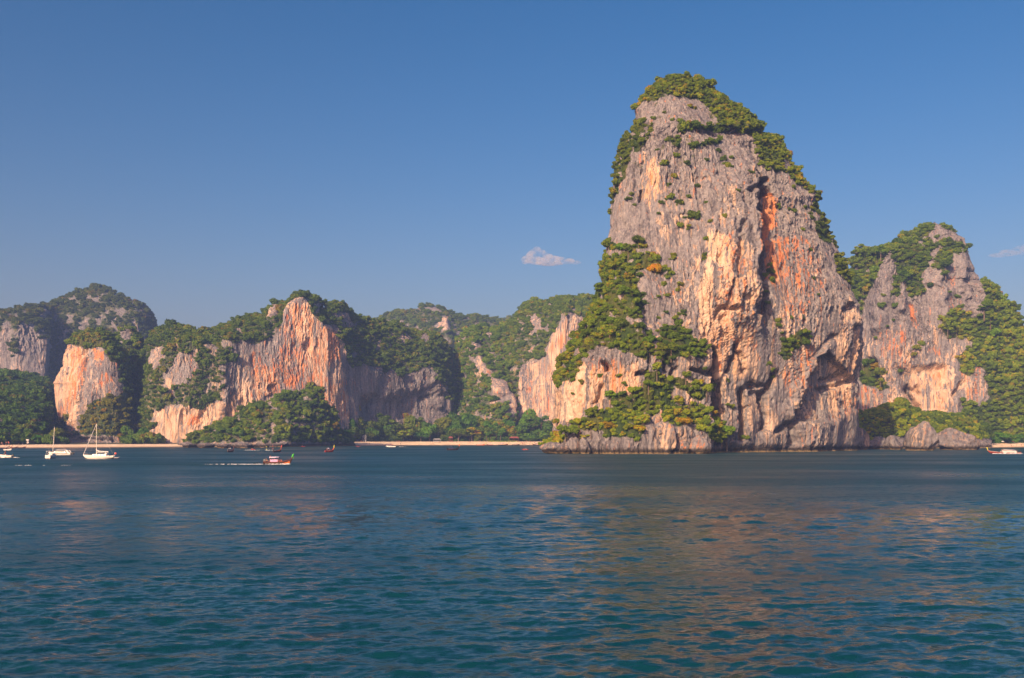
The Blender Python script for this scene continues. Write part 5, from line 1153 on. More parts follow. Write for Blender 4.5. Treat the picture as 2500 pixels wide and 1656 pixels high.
def sitting():
    J = [(0, 0, .12), (-.03, 0, .36), (-.02, 0, .58), (0, 0, .7), (.02, 0, .8), (.02, 0, .92), (.12, -.1, .12), (.42, -.12, .3), (.62, -.12, .04), (.72, -.12, .03), (.12, .1, .12), (.42, .12, .3), (.62, .12, .04), (.72, .12, .03),
         (0, -.19, .58), (.12, -.26, .36), (.36, -.2, .32), (0, .19, .58), (.12, .26, .36), (.36, .2, .32)]
    return J, standing()[1], standing()[2]
BODIES = {'stand': body_mesh('body', *standing()), 'walk': body_mesh('body', *standing(.24, .3)), 'sit': body_mesh('body', *sitting())}
def person(pos, pose, rz, cloth, label, group=None, top=False, hair=(0.03, .02, .015), scale=1.0):
    o = empty('person', pos, rz, scale); tag(o, label, 'person', group); link('body', BODIES[pose], o)
    zb = .12 if pose == 'sit' else .9
    v, q = tube_np([(0, 0, zb - .16), (0, 0, zb), (0, 0, zb + .13)], [.19, .185, .17], 9); part('shorts', (v, q), cloth, o, True)
    if top:
        v, q = tube_np([(0, 0, zb + .12), (0, 0, zb + .3), (0, 0, zb + .52)], [.16, .175, .16], 9); part('shirt', (v, q), cloth if top is True else top, o, True)
    hz = 1.66 if pose != 'sit' else .86
    v, q = tube_np([(-.02, 0, hz - .06), (-.015, 0, hz + .05), (0, 0, hz + .11)], [.10, .115, .05], 8); part('hair', (v, q), RUBBER, o, True)
    return o

def longtail(name_label, bow_px, stern_px, y, mats, canopy=None, garland=None, group=None, L=None, turn=None, prow=1.0, motor=True, z=0.0, D=None):
    """Long-tailed boat: slender wooden hull, tall raked prow with a garland, canopy on posts, motor with its long shaft."""
    D0, W = frame(bow_px, stern_px, y); D = D or D0
    if L is None: L = W
    sgn = 1 if bow_px > stern_px else -1
    rz = (0 if sgn > 0 else math.pi) + (turn or 0)
    o = empty('longtail_boat', (wx((bow_px + stern_px) / 2, D), D, z), rz); tag(o, name_label, 'boat', group)
    hb = L * .085; x0, x1 = -L / 2, L / 2
    st = [(x0, hb * .55, -.10, .72), (x0 + L * .1, hb * .8, -.22, .66), (x0 + L * .3, hb, -.28, .62), (x0 + L * .5, hb, -.28, .64), (x0 + L * .68, hb * .85, -.24, .78), (x0 + L * .82, hb * .55, -.12, 1.08), (x0 + L * .92, hb * .26, .20, 1.5 * prow), (x0 + L * .975, .09, .85, 2.05 * prow), (x1, .05, 1.55, 2.5 * prow)]
    h = part('hull', hull_np(st), mats[0], o, True)
    wale = [tube_np([(x, s * (b + .02), sz - .07) for x, b, kz, sz in st], [.055] * len(st), 5) for s in (-1, 1)]
    part('rubbing_strake', wale, mats[1], h)
    if len(mats) > 2:
        bp = [(x, b + .015, kz + .02, kz + (sz - kz) * .55) for x, b, kz, sz in st[4:7]]
        part('bow_panel', hull_np(bp), mats[2], h, True)
    pp = [(x1 - .25, 0, 2.1 * prow), (x1 + .05, 0, 2.75 * prow), (x1 + .30, 0, 3.35 * prow)]
    part('prow', tube_np(pp, [.11, .09, .06], 7), mats[1], o, True)
    if garland is not None:
        r = np.random.default_rng(int(bow_px)); P = [tube_np([np.array(pp[1]) + [-.12, .0, -.35], np.array(pp[1]) + [.02, 0, 0], np.array(pp[1]) + [.2, 0, .4], np.array(pp[2]) + [.04, 0, .1]], [.2, .24, .2, .12], 8)]
        for k in range(5): P.append(tube_np([np.array(pp[1]) + [.05, 0, .1], np.array(pp[1]) + [r.uniform(-.3, .3), r.uniform(-.3, .3), -.5 - .1 * k]], [.06, .03], 4))
        part('garland', P, garland, o, True)
    if canopy is not None:
        cx0, cx1 = x0 + L * .22, x0 + L * .56
        n = 7; V, Q = [], []
        for i in range(2):
            for j in range(n):
                t = j / (n - 1) * 2 - 1; V.append(((cx0, cx1)[i], t * hb * 1.08, 1.95 - .28 * t * t + .08 * i))
        V2 = [(a, b, c - .06) for a, b, c in V]; m = len(V)
        for j in range(n - 1): Q += [(j, j + 1, n + j + 1, n + j), (m + j, m + n + j, m + n + j + 1, m + j + 1)]
        Q += [(j, n + j, m + n + j, m + j) for j in (0, n - 1)] + [(j, m + j, m + j + 1, j + 1) for j in range(n - 1)] + [(n + j, n + j + 1, m + n + j + 1, m + n + j) for j in range(n - 1)]
        c = part('canopy', (np.array(V + V2, float), np.array(Q)), canopy[0], o, True)
        for s in (-1, 1):
            for x in (cx0 + .1, (cx0 + cx1) / 2, cx1 - .1): part('post', bar((x, s * hb * .92, .55), (x, s * hb * 1.0, 1.72), .03), mats[1], o)
        if len(canopy) > 1: part('side_curtain', [box_np(cx0 + .25, cx1 - .35, -hb * 1.06, -hb * 1.0, .62, 1.22), box_np(cx0 + .25, cx1 - .35, hb * 1.0, hb * 1.06, .62, 1.22)], canopy[1], o)
    part('bench', [box_np(x0 + L * f, x0 + L * f + .3, -hb * .8, hb * .8, .42, .5) for f in (.27, .36, .45, .62)], mats[1], o)
    if motor:
        e = part('motor', [box_np(x0 - .05, x0 + .75, -.22, .22, .78, 1.15, .06, .05), box_np(x0 + .1, x0 + .45, -.16, .16, 1.15, 1.32, .05, .04)], RUBBER, o)
        part('propeller_shaft', [bar((x0, 0, .9), (x0 - 3.0, 0, -.1), .04), bar((x0 + .6, 0, 1.0), (x0 + 1.5, 0, 1.25), .025)], RUBBER, e)
    return o
def wake(pts, D, w, label, seed, dens=7, hgt=.22):
    """Broken foam: many small ragged flecks lying on the water, densest along the middle."""
    r = np.random.default_rng(seed); P = []; L = abs(pts[1] - pts[0]) / F * D; X0 = wx(min(pts[:2]), D); head = pts[2] if len(pts) > 2 else None
    for k in range(int(L * dens)):
        t = r.random(); fade = 1.0
        if head is not None: t = t ** 1.4; tx = t if head == 0 else 1 - t
        else: tx = t
        if r.random() < .35 * t: continue
        c = np.array([X0 + tx * L, D + r.normal() * w * .45, r.uniform(0, hgt * .35)]); a = r.uniform(.2, .6) * (1 - .5 * t); b = a * r.uniform(.25, .5); h = hgt * r.uniform(.4, 1) * (1 - .6 * t)
        V = [c + np.array([0, 0, h])]; n = 7
        for j in range(n): th = 6.2832 * j / n; s = r.uniform(.6, 1.3); V.append(c + np.array([math.cos(th) * a * s, math.sin(th) * b * s, -.06]))
        Q = [(0, 1 + j, 1 + (j + 1) % n, 1 + (j + 1) % n) for j in range(n)]
        P.append((np.array(V), np.array([q[:3] for q in Q])))
    V, o_ = [], 0; T = []
    for v, t in P: V.append(v); T.append(t + o_); o_ += len(v)
    o = link('wake', mesh_np('wake', np.concatenate(V), None, FOAM, tris=np.concatenate(T))); return tag(o, label, 'wake', kind='stuff')

# ---- sailing yacht at anchor, bow to the left
def yacht():
    D, W = frame(203, 279, 1120.5); L = W
    o = empty('sailing_yacht', (wx(241, D), D, 0), math.pi); tag(o, 'white sailing yacht at anchor with furled sails and a red ensign', 'sailboat', 'white yachts at anchor')
    st = [(-L / 2, .75, .42, 1.02), (-L * .40, 1.25, -.1, 1.0), (-L * .2, 1.6, -.4, 1.0), (0, 1.7, -.5, 1.05), (L * .2, 1.45, -.45, 1.12), (L * .36, .85, -.1, 1.22), (L * .45, .38, .45, 1.3), (L / 2, .06, 1.1, 1.38)]
    h = part('hull', hull_np(st), WHITE, o, True); part('toe_rail', [tube_np([(x, s * b * .97, sz + .03) for x, b, kz, sz in st], [.04] * len(st), 5) for s in (-1, 1)], ALU, h)
    mx = L / 2 - (235.5 - 203) / F * D; top = (1120.5 - 1035) / F * D
    c = part('cabin', [box_np(mx - 3.6, mx + 1.2, -1.0, 1.0, 1.0, 1.55, .35, .15)], WHITE, o); part('window', [box_np(mx - 3.0 + i * .95, mx - 2.4 + i * .95, s * .96 - .02, s * .96 + .02, 1.2, 1.4) for i in range(4) for s in (-1, 1)], GLASS, c)
    part('sprayhood', [box_np(mx - 3.9, mx - 2.9, -.85, .85, 1.5, 2.0, .3, .15, .1)], CREAM, o)
    m = part('mast', tube_np([(mx, 0, 1.0), (mx - .02, 0, top * .5), (mx - .05, 0, top)], [.12, .11, .08], 8), ALU, o, True); part('spreader', [bar((mx, -.9, top * z), (mx, .9, top * z), .03) for z in (.45, .7)], ALU, m)
    part('furled_headsail', tube_np([(L / 2 - .1, 0, 1.4), (L / 4 + mx / 2 + .1, 0, top * .52), (mx + .05, 0, top - .15)], [.08, .13, .06], 7), CREAM, o, True)
    b = part('boom', bar((mx, 0, 2.15), (mx - 4.0, 0, 2.2), .07), ALU, o); part('sail_cover', tube_np([(mx - .05, 0, 3.4), (mx - .2, 0, 2.75), (mx - .9, 0, 2.42), (mx - 2.2, 0, 2.36), (mx - 3.9, 0, 2.36)], [.09, .2, .24, .2, .1], 9), CREAM, b, True)
    part('stay', [bar((-L / 2 + .2, 0, 1.1), (mx - .05, 0, top), .012, 4), bar((mx - .6, -1.5, 1.05), (mx, 0, top * .72), .012, 4), bar((mx - .6, 1.5, 1.05), (mx, 0, top * .72), .012, 4), bar((L / 2 - 1.6, -.5, 1.25), (mx, 0, top * .55), .012, 4)], ALU, o)
    part('pulpit', [bar((L / 2 - .2, 0, 1.95), (L / 2 - 1.2, s * .5, 1.9), .02, 4) for s in (-1, 1)] + [bar((L / 2 - 1.2, s * .5, 1.2), (L / 2 - 1.2, s * .5, 1.9), .02, 4) for s in (-1, 1)], ALU, o)
    e = part('ensign_staff', bar((-L / 2 + .15, 0, 1.0), (-L / 2 - .15, 0, 2.2), .025), ALU, o); part('ensign', [box_np(-L / 2 - .62, -L / 2 - .06, -.02, .02, 1.5, 2.05, 0, 0, -.1)], REDP, e)
yacht()
def stern_yacht():
    D = 6.8 * F / (1119.5 - HY); X = wx(116.5, D); wd = 13.5 / F * D; L = 8.5
    o = empty('sailing_yacht', (X, D, 0), R(97)); tag(o, 'white sailing yacht seen from astern with a bare leaning mast', 'sailboat', 'white yachts at anchor')
    st = [(0, wd * .47, .0, 1.1), (L * .25, wd * .55, -.3, 1.05), (L * .5, wd * .55, -.4, 1.1), (L * .75, wd * .38, -.2, 1.2), (L, .06, .7, 1.4)]
    h = part('hull', hull_np(st, .95), WHITE, o, True); part('transom', [box_np(-.06, .0, -wd * .44, wd * .44, .05, 1.1)], WHITE, h)
    part('cabin', [box_np(2.4, 5.6, -.62, .62, 1.05, 1.5, .3, .1)], WHITE, o)
    part('bimini', [box_np(.5, 2.4, -wd * .42, wd * .42, 2.35, 2.45, .1, .08)], CREAM, o); part('bimini_frame', [bar((x, s * wd * .42, 1.05), (1.4, s * wd * .40, 2.36), .03) for x in (.3, 2.4) for s in (-1, 1)], ALU, o)
    top = (1119.5 - 1042) / F * D; part('mast', tube_np([(4.2, -.25, 1.2), (4.25, -.5, top * .5), (4.3, -.80, top)], [.11, .10, .07], 8), ALU, o, True)
    part('boom', bar((4.1, -.3, 2.2), (1.6, -.2, 2.3), .1), CREAM, o)
    part('stay', [bar((0, 0, 1.1), (4.3, -.8, top), .012, 4), bar((4.0, -.9, 1.1), (4.3, -.7, top * .8), .012, 4)], ALU, o)
stern_yacht()
def motor_yacht():
    D, W = frame(126, 172, 1111.5); L = W + 1.6
    o = empty('motor_yacht', (wx(147, D), D, 0), math.pi); tag(o, 'white motor yacht with a long flat roof behind the leaning mast', 'motorboat')
    st = [(-L / 2, 1.3, -.1, 1.05), (-L * .25, 1.4, -.25, 1.0), (0, 1.4, -.3, 1.05), (L * .25, 1.15, -.25, 1.15), (L * .4, .65, 0, 1.25), (L / 2, .06, .7, 1.35)]
    h = part('hull', hull_np(st, .95), WHITE, o, True); part('stripe', [box_np(-L * .42, L * .28, s * 1.40 - .03, s * 1.40 + .03, .58, .74) for s in (-1, 1)], GLASS, h)
    c = part('cabin', [box_np(-L * .3, L * .27, -1.1, 1.1, 1.0, 1.62, .5, .12, -.1)], WHITE, o); part('window', [box_np(-L * .24, L * .18, s * 1.06 - .03, s * 1.06 + .03, 1.18, 1.46, .2) for s in (-1, 1)], GLASS, c)
    part('roof', [box_np(-L * .33, L * .16, -1.15, 1.15, 2.02, 2.16, .25, .1)], WHITE, o); part('roof_pillar', [box_np(-L * .46, -L * .36, s * 1.05 - .05, s * 1.05 + .05, .95, 2.06, .05, 0, .9) for s in (-1, 1)] + [bar((L * .08, s * .95, 1.6), (L * .02, s * .95, 2.05), .04) for s in (-1, 1)], WHITE, o)
    for s in (-.5, .5): part('outboard_motor', [box_np(-L / 2 - .75, -L / 2 - .05, s - .22, s + .22, .3, 1.15, .12, .05)], RUBBER, o)
motor_yacht()
def speedboat(label, bow, stern, y, rider=True, canopy=False, group=None, L=None):
    D, W = frame(bow, stern, y); L = L or W; sg = 1 if bow > stern else -1
    o = empty('speedboat', (wx((bow + stern) / 2, D), D, .05), 0 if sg > 0 else math.pi); tag(o, label, 'motorboat', group)
    st = [(-L / 2, .9, -.15, .7), (-L * .2, 1.0, -.25, .7), (L * .15, .95, -.2, .8), (L * .36, .55, .1, .95), (L / 2, .06, .6, 1.05)]
    h = part('hull', hull_np(st, .9), WHITE, o, True); part('rail', [tube_np([(x, s * b, sz) for x, b, kz, sz in st], [.05] * 5, 5) for s in (-1, 1)], ALU, h)
    part('windscreen', [box_np(L * .08, L * .2, -.7, .7, .75, 1.25, .05, .1, -.25)], GLASS, o); part('seat', [box_np(-L * .1, L * .02, -.6, .6, .6, 1.0)], CREAM, o); part('outboard_motor', [box_np(-L / 2 - .45, -L / 2, -.2, .2, .3, 1.1, .08, .04)], RUBBER, o)
    if canopy: part('canopy', [box_np(-L * .3, L * .12, -.85, .85, 1.75, 1.85, .1, .08)], REDP, o); part('canopy_post', [bar((x, s * .8, .7), (x, s * .8, 1.78), .03) for x in (-L * .28, L * .1) for s in (-1, 1)], ALU, o)
    return D
D = speedboat('small white speedboat with a standing driver at the left edge', 3, 25, 1117.5, L=4.6)
person((wx(13, D), D, .55), 'stand', math.pi, CLOTH[1], 'driver standing in the small white speedboat at the left edge', top=CLOTH[0])
wake((26, 48), D, .5, 'white foam trail right of the small speedboat at the left edge', 3, 9); wake((-4, 10, 1), D - .8, .5, 'white spray at the bow of the small speedboat', 4, 12)
speedboat('white speedboat with a red canopy lying off the sand', 942, 966, 1092, canopy=True)
wake((975, 992), 770, .5, 'short white foam streak beside the red-canopied speedboat', 5, 6)
wake((30, 178), 250, .4, 'thin fading foam line on the open water at far left', 6, 1.0, .03)
wake((598, 640), 560, .5, 'short foam streak left of the brown boats', 8, 4); wake((648, 672), 555, .5, 'foam at the stern of the dark brown boat', 9, 7)
def dinghy():
    D = 6.8 * F / (1119.5 - HY); o = empty('dinghy', (wx(284.5, D), D, 0), .3); tag(o, 'small grey dinghy trailing behind the anchored sailing yacht', 'dinghy')
    part('tube', [tube_np([(-.9, s * .42, .2), (.2, s * .42, .22), (.75, s * .2, .32), (.9, 0, .36)], [.17, .17, .15, .12], 8) for s in (-1, 1)], CREAM, o, True); part('floor', [box_np(-.85, .5, -.35, .35, .08, .16)], STONE, o); part('outboard_motor', [box_np(-1.15, -.85, -.12, .12, .2, .75, .04, .02)], RUBBER, o)
dinghy()

# ---- the longtail boats on the water
D = 6.8 * F / (1133.5 - HY); x_of = lambda px: wx(px, D)
longtail('longtail boat under way with a bright green garland and lilac canopy', 717, 640, 1133.5, (DARKW, REDW, ORANGE), (LILAC, PINK), GREEN, L=77 / F * D * .92, prow=.78)
person((x_of(660), D, .62), 'stand', 0, CLOTH[3], 'person in a pink shirt standing at the back of the green-garlanded boat', top=CLOTH[5])
person((x_of(650), D, .72), 'sit', 0, CLOTH[3], 'helmsman in dark clothes crouching at the motor of the green-garlanded boat', top=CLOTH[3])
for k, (px, c) in enumerate(((684, 0), (688, 0), (679, 2), (673, 5))): person((x_of(px), D - .15, .45), 'sit', 0, CLOTH[c], 'passenger in ' + ('red sitting just ahead of the lilac canopy' if k == 0 else 'red sitting foremost in the green-garlanded boat' if k == 1 else 'white under the lilac canopy' if k == 2 else 'pink under the lilac canopy'), top=True)
wake((500, 640, 1), D, 1.2, 'long white wake behind the green-garlanded longtail boat', 11, 7, .09); wake((648, 706, 1), D - 1.0, .25, 'white bow wave along the green-garlanded boat\'s side', 12, 16, .22)
D = 6.8 * F / (1108 - HY); x_of = lambda px: wx(px, D)
longtail('maroon longtail boat with a grey tarpaulin shelter at the right edge', 2411, 2492, 1108, (REDW, CREAM), (CREAM, CREAM), YELLOW, prow=.8)
def tarp():
    o = empty('tarpaulin', (x_of(2462), D, .6)); tag(o, 'big grey tarpaulin shelter draped over the maroon longtail boat', 'tarpaulin'); r = np.random.default_rng(3); V, Q = [], []
    for i in range(13):
        t = i / 12; w = 1.25; hh = 1.5 * math.sin(math.pi * (.16 + .68 * t)) ** .5
        for j in range(11):
            a = math.pi * j / 10; V.append((-3.0 + 6.0 * t + .1 * r.normal(), -math.cos(a) * w * (1 + .05 * r.normal()), max(-.35, hh * math.sin(a) ** .6 - .3 + .07 * r.normal())))
    for i in range(12):
        for j in range(10): Q.append((i * 11 + j, i * 11 + j + 1, i * 11 + j + 12, i * 11 + j + 11))
    part('sheet', (np.array(V), np.array(Q)), CREAM, o, True)
tarp()
person((x_of(2483), D, .7), 'sit', math.pi, CLOTH[3], 'helmsman in a pale hat at the stern of the maroon longtail boat', top=CLOTH[3])
person((x_of(2446), D - .3, .62), 'stand', math.pi, CLOTH[2], 'person in white leaning out before the grey tarpaulin', top=True, scale=.8)
wake((2424, 2498), D - 1.4, .3, 'white bow wave along the maroon longtail boat', 13, 12, .3)
longtail('dark longtail boat with a navy canopy and orange prow, moored off the beach', 1119, 1093, 1099, (DARKW, DARKW, DARKW), (NAVY, NAVY), ORANGE, L=7.6, turn=.5)
longtail('small red longtail boat right of the wooded mound', 813, 796, 1104, (REDP, ORANGE), (LILAC,), YELLOW, L=6.2, turn=1.0)
longtail('dark brown longtail boat with a high prow before the mound', 683, 671, 1104, (DARKW, ORANGE), None, REDP, L=6.4, turn=1.15)
longtail('brown longtail boat seen end-on at the left end of the mound', 567, 560, 1104, (DARKW, REDW), (CREAM,), None, L=6.2, turn=1.35, prow=.9)
for k, (b, s, lab, m, cn) in enumerate(((1184, 1163, 'pink-hulled longtail boat drawn up, leftmost of the row at the sand', (ORANGE, CREAM), (LILAC,)), (1187, 1203, 'longtail boat with a lilac canopy, second of the row at the sand', (REDW, CREAM), (LILAC,)), (1240, 1217, 'brown longtail boat drawn up right of the gap in the row', (DARKW, ORANGE), (LILAC,)), (1269, 1250, 'dark longtail boat with a white tarpaulin left of the bathers', (DARKW, NAVY), (CREAM,)),
                                      (1300, 1318, 'dark longtail boat among the bathers near the tower\'s left foot', (DARKW, REDW), (NAVY,)), (1338, 1320, 'reddish longtail boat partly behind the tower\'s left foot', (REDW, CREAM), (LILAC,)))):
    px = (b + s) / 2; Dk = ip(px, LEFT_D) - 2.0
    longtail(lab, b, s, 1089, m, cn, YELLOW, 'longtail boats drawn up at the sand', L=(abs(b - s)) / F * Dk * 1.05, D=Dk, prow=.7, motor=False)
for k, (b, s, lab) in enumerate(((30, 8, 'pale longtail boat lying farthest out off the left beach'), (20, 0, 'dark longtail boat moored at the left edge of the left beach'), (44, 24, 'dark longtail boat moored in the middle of the left beach row'), (64, 44, 'dark longtail boat at the right end of the left beach row'))):
    Dk = 560 if k == 0 else ip((b + s) / 2, LEFT_D) - 3
    longtail(lab, b, s, 1100, (WHITE if k == 0 else DARKW, REDW), (CREAM,) if k == 0 else None, None, 'longtail boats off the left beach', L=abs(b - s) / F * Dk, D=Dk, prow=.55, motor=False)

def kayak(px, y, w, label, seats=2, rz=0.0):
    D = 6.8 * F / (y - HY); L = max(2.8, w / F * D); o = empty('kayak', (wx(px, D), D, 0), rz); tag(o, label, 'kayak', 'kayaks on the bay')
    st = [(-L / 2, .04, .12, .34), (-L * .3, .3, -.06, .26), (0, .38, -.1, .24), (L * .3, .3, -.06, .26), (L / 2, .04, .12, .36)]
    part('hull', hull_np(st), REDP, o, True); part('seat_back', [box_np(x - .05, x + .05, -.2, .2, .2, .45) for x in (-.8, .5)], RUBBER, o)
    return o, D
for px, y, w, lab, n in ((1282, 1098.6, 16, 'red kayak with two paddlers left of the tower\'s foot', 2), (618, 1098, 9, 'orange kayak with one paddler before the wooded mound', 1), (740, 1091, 11, 'red kayak by the rocks at the right end of the mound', 1), (874, 1090.5, 11, 'empty red kayak floating off the left part of the sand', 0)):
    o, D = kayak(px, y, w, lab)
    for k in range(n):
        x = wx(px, D) + (-.75, .55)[k]; pr = person((x, D, .12), 'sit', 0, CLOTH[3 if k else 0], ('front' if k else 'rear' if n > 1 else 'lone') + ' paddler in the ' + lab.split(' with')[0].split(' by ')[0] + (' near the tower' if px > 1000 else ' by the mound rocks' if px > 700 else ' before the mound'), top=CLOTH[2] if k else CLOTH[4])
        pd = empty('paddle', (x + .25, D, .62)); tag(pd, 'paddle held by the ' + pr['label'], 'paddle'); part('shaft', bar((0, -.9, -.2), (0, .9, .25), .02), ALU, pd); part('blade', [box_np(-.09, .09, -1.25, -.85, -.3, -.27), box_np(-.09, .09, .85, 1.25, .24, .27)], YELLOW, pd)
def buoy(px, y, col, label):
    D = 6.8 * F / (y - HY); o = empty('buoy', (wx(px, D), D, 0)); tag(o, label, 'buoy')
    part('float', tube_np([(0, 0, -.2), (0, 0, .05), (0, 0, .3)], [.3, .36, .15], 10), col, o, True); part('pole', bar((0, 0, .2), (0, 0, 1.6), .03), ALU, o); part('flag', tube_np([(0, 0, 1.4), (0, 0, 1.75), (0, 0, 2.0)], [.12, .28, .08], 8), col, o, True)
buoy(651, 1098, YELLOW, 'yellow-topped pole buoy left of the dark brown boat'); buoy(666.5, 1096, REDP, 'red-topped pole buoy just left of the dark brown boat'); buoy(2386, 1095.5, WHITE, 'white buoy at the flat-topped boulder')

# ---- people on the sand
r_ = np.random.default_rng(12); spots = []
for k in range(66):
    px = r_.uniform(850, 1345) if k < 40 else r_.uniform(1270, 1345); inl = r_.uniform(-2, 27) if k < 40 else r_.uniform(-6, 14); spots.append((px, inl, LEFT_D, 'mid'))
for k in range(16): spots.append((r_.uniform(-20, 66), r_.uniform(0, 24), LEFT_D, 'left'))
PROF = [(-12, -1.6), (-1, -.1), (3, .35), (12, 1.7), (22, 2.9), (36, 3.5)]
for k, (px, inl, tab, side) in enumerate(spots):
    D = ip(px, tab) + inl
    lab, grp = (('tiny figure in swimwear on the pale sand of the long beach', 'people on the long beach') if px < 1270 else ('bather crowding the water\'s edge beside the tower\'s left foot', 'bathers by the tower')) if side == 'mid' else ('tiny figure standing on the left beach by the moored boats', 'people on the left beach')
    person((wx(px, D), D, ip(inl, PROF) - .02), ('stand', 'walk', 'sit')[k % 3] if side == 'mid' else 'stand', r_.uniform(0, 6.3), CLOTH[k % 6], lab, grp, top=(k % 3 == 0))
for px, inl, pose, c, top, lab in ((2469, 1.0, 'stand', 4, False, 'bather in orange shorts, left of the two at the right beach\'s edge'), (2474, -1.0, 'walk', 4, False, 'bather wading in beside the one in orange shorts'), (2481, 4.0, 'stand', 3, False, 'bather in black shorts standing apart on the right beach'), (2414, 5, 'stand', 0, True, 'person in a red shirt behind the maroon boat\'s prow'), (2494, 8, 'sit', 0, True, 'person in red sitting at the right end of the beach'), (2441, 24, 'sit', 1, True, 'person sitting left of the white parasol'), (2453, 22, 'sit', 4, False, 'sunbather in orange right of the white parasol')):
    D = ip(px, RIGHT_D) + inl; person((wx(px, D), D, ip(inl, [(-10, -1.6), (-1, -.1), (3, .4), (10, 1.6), (20, 2.5), (34, 3.2)]) - .02), pose, r_.uniform(0, 6), CLOTH[c], lab, top=top)
def parasol(px, D, z, mat, rad, h, label):
    o = empty('parasol', (wx(px, D), D, z)); tag(o, label, 'parasol'); V, T = [(0, 0, h)], []
    for k in range(10): a = 6.2832 * k / 10; V.append((math.cos(a) * rad, math.sin(a) * rad, h - rad * .42))
    for k in range(10): V.append((V[1 + k][0] * .97, V[1 + k][1] * .97, V[1 + k][2] - .18))
    T = [(0, 1 + k, 1 + (k + 1) % 10) for k in range(10)]; Q = [(1 + k, 11 + k, 11 + (k + 1) % 10, 1 + (k + 1) % 10) for k in range(10)]
    link('canopy', mesh_np('canopy', np.array(V), Q, mat, smooth=False, tris=T), o); part('pole', bar((0, 0, -.3), (0, 0, h), .03), ALU, o)
D = ip(2448, RIGHT_D) + 24; parasol(2448, D, 2.7, WHITE, 1.1, 2.1, 'white parasol standing on the right-hand sand'); D = ip(2473, RIGHT_D) + 26; parasol(2473, D, 2.8, ORANGE, 1.2, 1.9, 'orange parasol behind the two bathers on the right beach')
def towel():
    D = ip(2447, RIGHT_D) + 19; o = link('beach_mat', mesh_np('beach_mat', *(lambda p: (p[0], p[1]))(box_np(-1.2, 1.2, -.6, .6, 0, .08)), YELLOW)); o.location = (wx(2447, D), D, 2.42); tag(o, 'yellow beach mat in front of the white parasol', 'beach mat')
towel()
def pavilion(px0, px1, top, D, wall, roof, label, posts=True, z=3.4, cat='pavilion', name='pavilion'):
    w = (px1 - px0) / F * D; h = max(2.6, (HY - top) / F * D + H - z); o = empty(name, (wx((px0 + px1) / 2, D), D, z)); tag(o, label, cat)
    part('roof', [box_np(-w / 2 - .4, w / 2 + .4, -w * .3 - .4, w * .3 + .4, h - h * .32, h, w * .22, w * .12)], roof, o)
    if posts:
        for x in (-w * .45, 0, w * .45):
            for y in (-w * .27, w * .27): part('post', bar((x, y, -.3), (x, y, h * .7), .12), wall, o)
        part('floor', [box_np(-w / 2, w / 2, -w * .3, w * .3, -.2, .35)], wall, o); part('railing', [box_np(-w / 2, w / 2, -w * .3 - .05, -w * .3 + .05, .9, 1.05)], wall, o)
    else:
        part('wall', [box_np(-w / 2, w / 2, -w * .3, w * .3, -.3, h * .7)], wall, o); part('door', [box_np(-w * .14, w * .14, -w * .3 - .06, -w * .3 - .003, 0, h * .42)], GLASS, o); part('window', [box_np(s * w * .32 - w * .1, s * w * .32 + w * .1, -w * .3 - .06, -w * .3 - .003, h * .3, h * .52) for s in (-1, 1)], GLASS, o)
pavilion(886, 894, 1062, ip(890, LEFT_D) + 35, STONE, THATCH, 'pale grey hut between the trees at the left part of the beach', False, cat='hut', name='beach_hut')
pavilion(1058, 1077, 1071, ip(1067, LEFT_D) + 34, STONE, THATCH, 'low pavilion with a whitish roof at the middle of the beach')
pavilion(1096, 1105, 1066, ip(1100, LEFT_D) + 34, REDROOF, REDROOF, 'red canopy stand under the dark trees at the middle of the beach')
pavilion(1243, 1267, 1066, ip(1255, LEFT_D) + 36, REDROOF, REDROOF, 'red open-sided beach house behind the palms at right')
pavilion(66, 70, 1082, 712, CREAM, CREAM, 'small white kiosk on the left beach', False, cat='kiosk', name='kiosk')
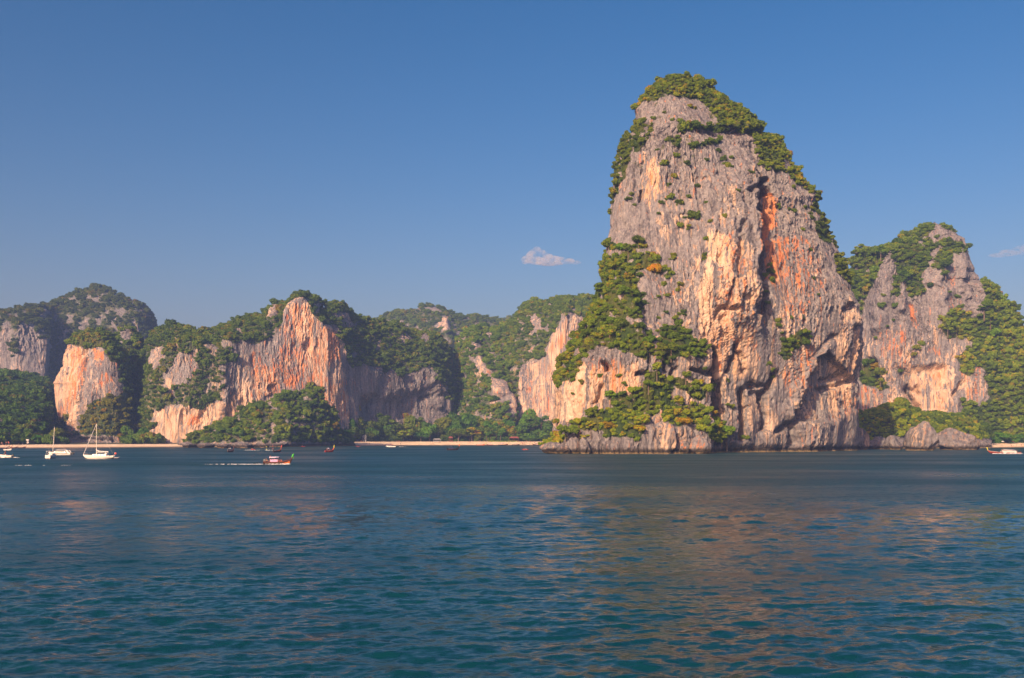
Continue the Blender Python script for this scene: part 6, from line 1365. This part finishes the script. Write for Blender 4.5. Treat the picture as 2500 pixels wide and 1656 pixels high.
# ------------------------------------------------------------------ the little clouds
def cloud(blobs, D, dens, label, seed):
    P = []; r = np.random.default_rng(seed)
    xs = [b[0] for b in blobs]; ys = [b[1] for b in blobs]; cx, cy = np.mean(xs), np.mean(ys)
    for px, py, rx, rz in blobs:
        bm = bmesh.new(); bmesh.ops.create_icosphere(bm, subdivisions=3, radius=1.0)
        V = np.array([v.co[:] for v in bm.verts]); T = np.array([[v.index for v in f.verts] for f in bm.faces]); bm.free()
        V = V * (1 + .18 * noise(V[:, 0] * 2 + px, V[:, 1] * 2, V[:, 2] * 2, seed)[:, None])
        V = V * np.array([rx, rx * .7, rz]) / F * D + np.array([(px - cx) / F * D, r.uniform(-.3, .3) * rx / F * D, -(py - cy) / F * D]); P.append((V, T))
    V, T = join_np(P)
    m = bpy.data.materials.new('cloud_vapour'); m.use_nodes = True; t = m.node_tree
    for n in list(t.nodes):
        if n.type != 'OUTPUT_MATERIAL': t.nodes.remove(n)
    v = t.nodes.new('ShaderNodeVolumePrincipled'); v.inputs['Color'].default_value = (.97, .95, .95, 1); v.inputs['Density'].default_value = dens; v.inputs['Anisotropy'].default_value = 0.1
    tc = t.nodes.new('ShaderNodeTexCoord'); nz = t.nodes.new('ShaderNodeTexNoise'); nz.inputs['Scale'].default_value = 1 / 75.0; nz.inputs['Detail'].default_value = 4
    mr = t.nodes.new('ShaderNodeMapRange'); mr.inputs[1].default_value = .38; mr.inputs[2].default_value = .62; mr.inputs[3].default_value = 0.0; mr.inputs[4].default_value = dens
    t.links.new(tc.outputs['Object'], nz.inputs['Vector']); t.links.new(nz.outputs[0], mr.inputs[0]); t.links.new(mr.outputs[0], v.inputs['Density'])
    t.links.new(v.outputs[0], t.nodes['Material Output'].inputs['Volume'])
    me = mesh_np('cloud', V, None, m, tris=T); o = link('cloud', me); o.location = (wx(cx, D), D, wz(cy, D)); tag(o, label, 'cloud', kind='structure')
cloud([(1286, 636, 16, 11), (1298, 627, 15, 15), (1311, 617, 14, 16), (1322, 624, 16, 15), (1336, 632, 18, 12), (1352, 634, 17, 10), (1368, 636, 18, 9), (1388, 639, 18, 7), (1406, 641, 14, 5), (1308, 638, 30, 10), (1340, 642, 38, 7), (1300, 616, 8, 8)], 9500, .014, 'small white puff of cloud low in the sky left of the tower', 3)
cloud([(2496, 610, 26, 12), (2470, 616, 30, 8), (2520, 606, 30, 14), (2440, 624, 30, 5), (2540, 616, 40, 10)], 9500, .0045, 'faint cloud at the right edge above the smaller hill', 5)
# ------------------------------------------------------------------ air
def build_haze():
    bm = bmesh.new(); bmesh.ops.create_cube(bm, size=1.0)
    me = bpy.data.meshes.new('haze'); bm.to_mesh(me); bm.free()
    o = link('haze', me); o.scale = (62600, 5900, 345); o.location = (0, 2500, 345 / 2 - 4)
    m = bpy.data.materials.new('haze_air'); m.use_nodes = True; t = m.node_tree
    for n in list(t.nodes):
        if n.type != 'OUTPUT_MATERIAL': t.nodes.remove(n)
    v = t.nodes.new('ShaderNodeVolumePrincipled'); v.inputs['Color'].default_value = (.27, .44, .90, 1); v.inputs['Density'].default_value = 0.00018
    v.inputs['Anisotropy'].default_value = 0.0
    t.links.new(v.outputs[0], t.nodes['Material Output'].inputs['Volume']); me.materials.append(m)
    tag(o, 'thin bluish sea haze filling the air of the bay', 'haze', kind='stuff')
build_haze()
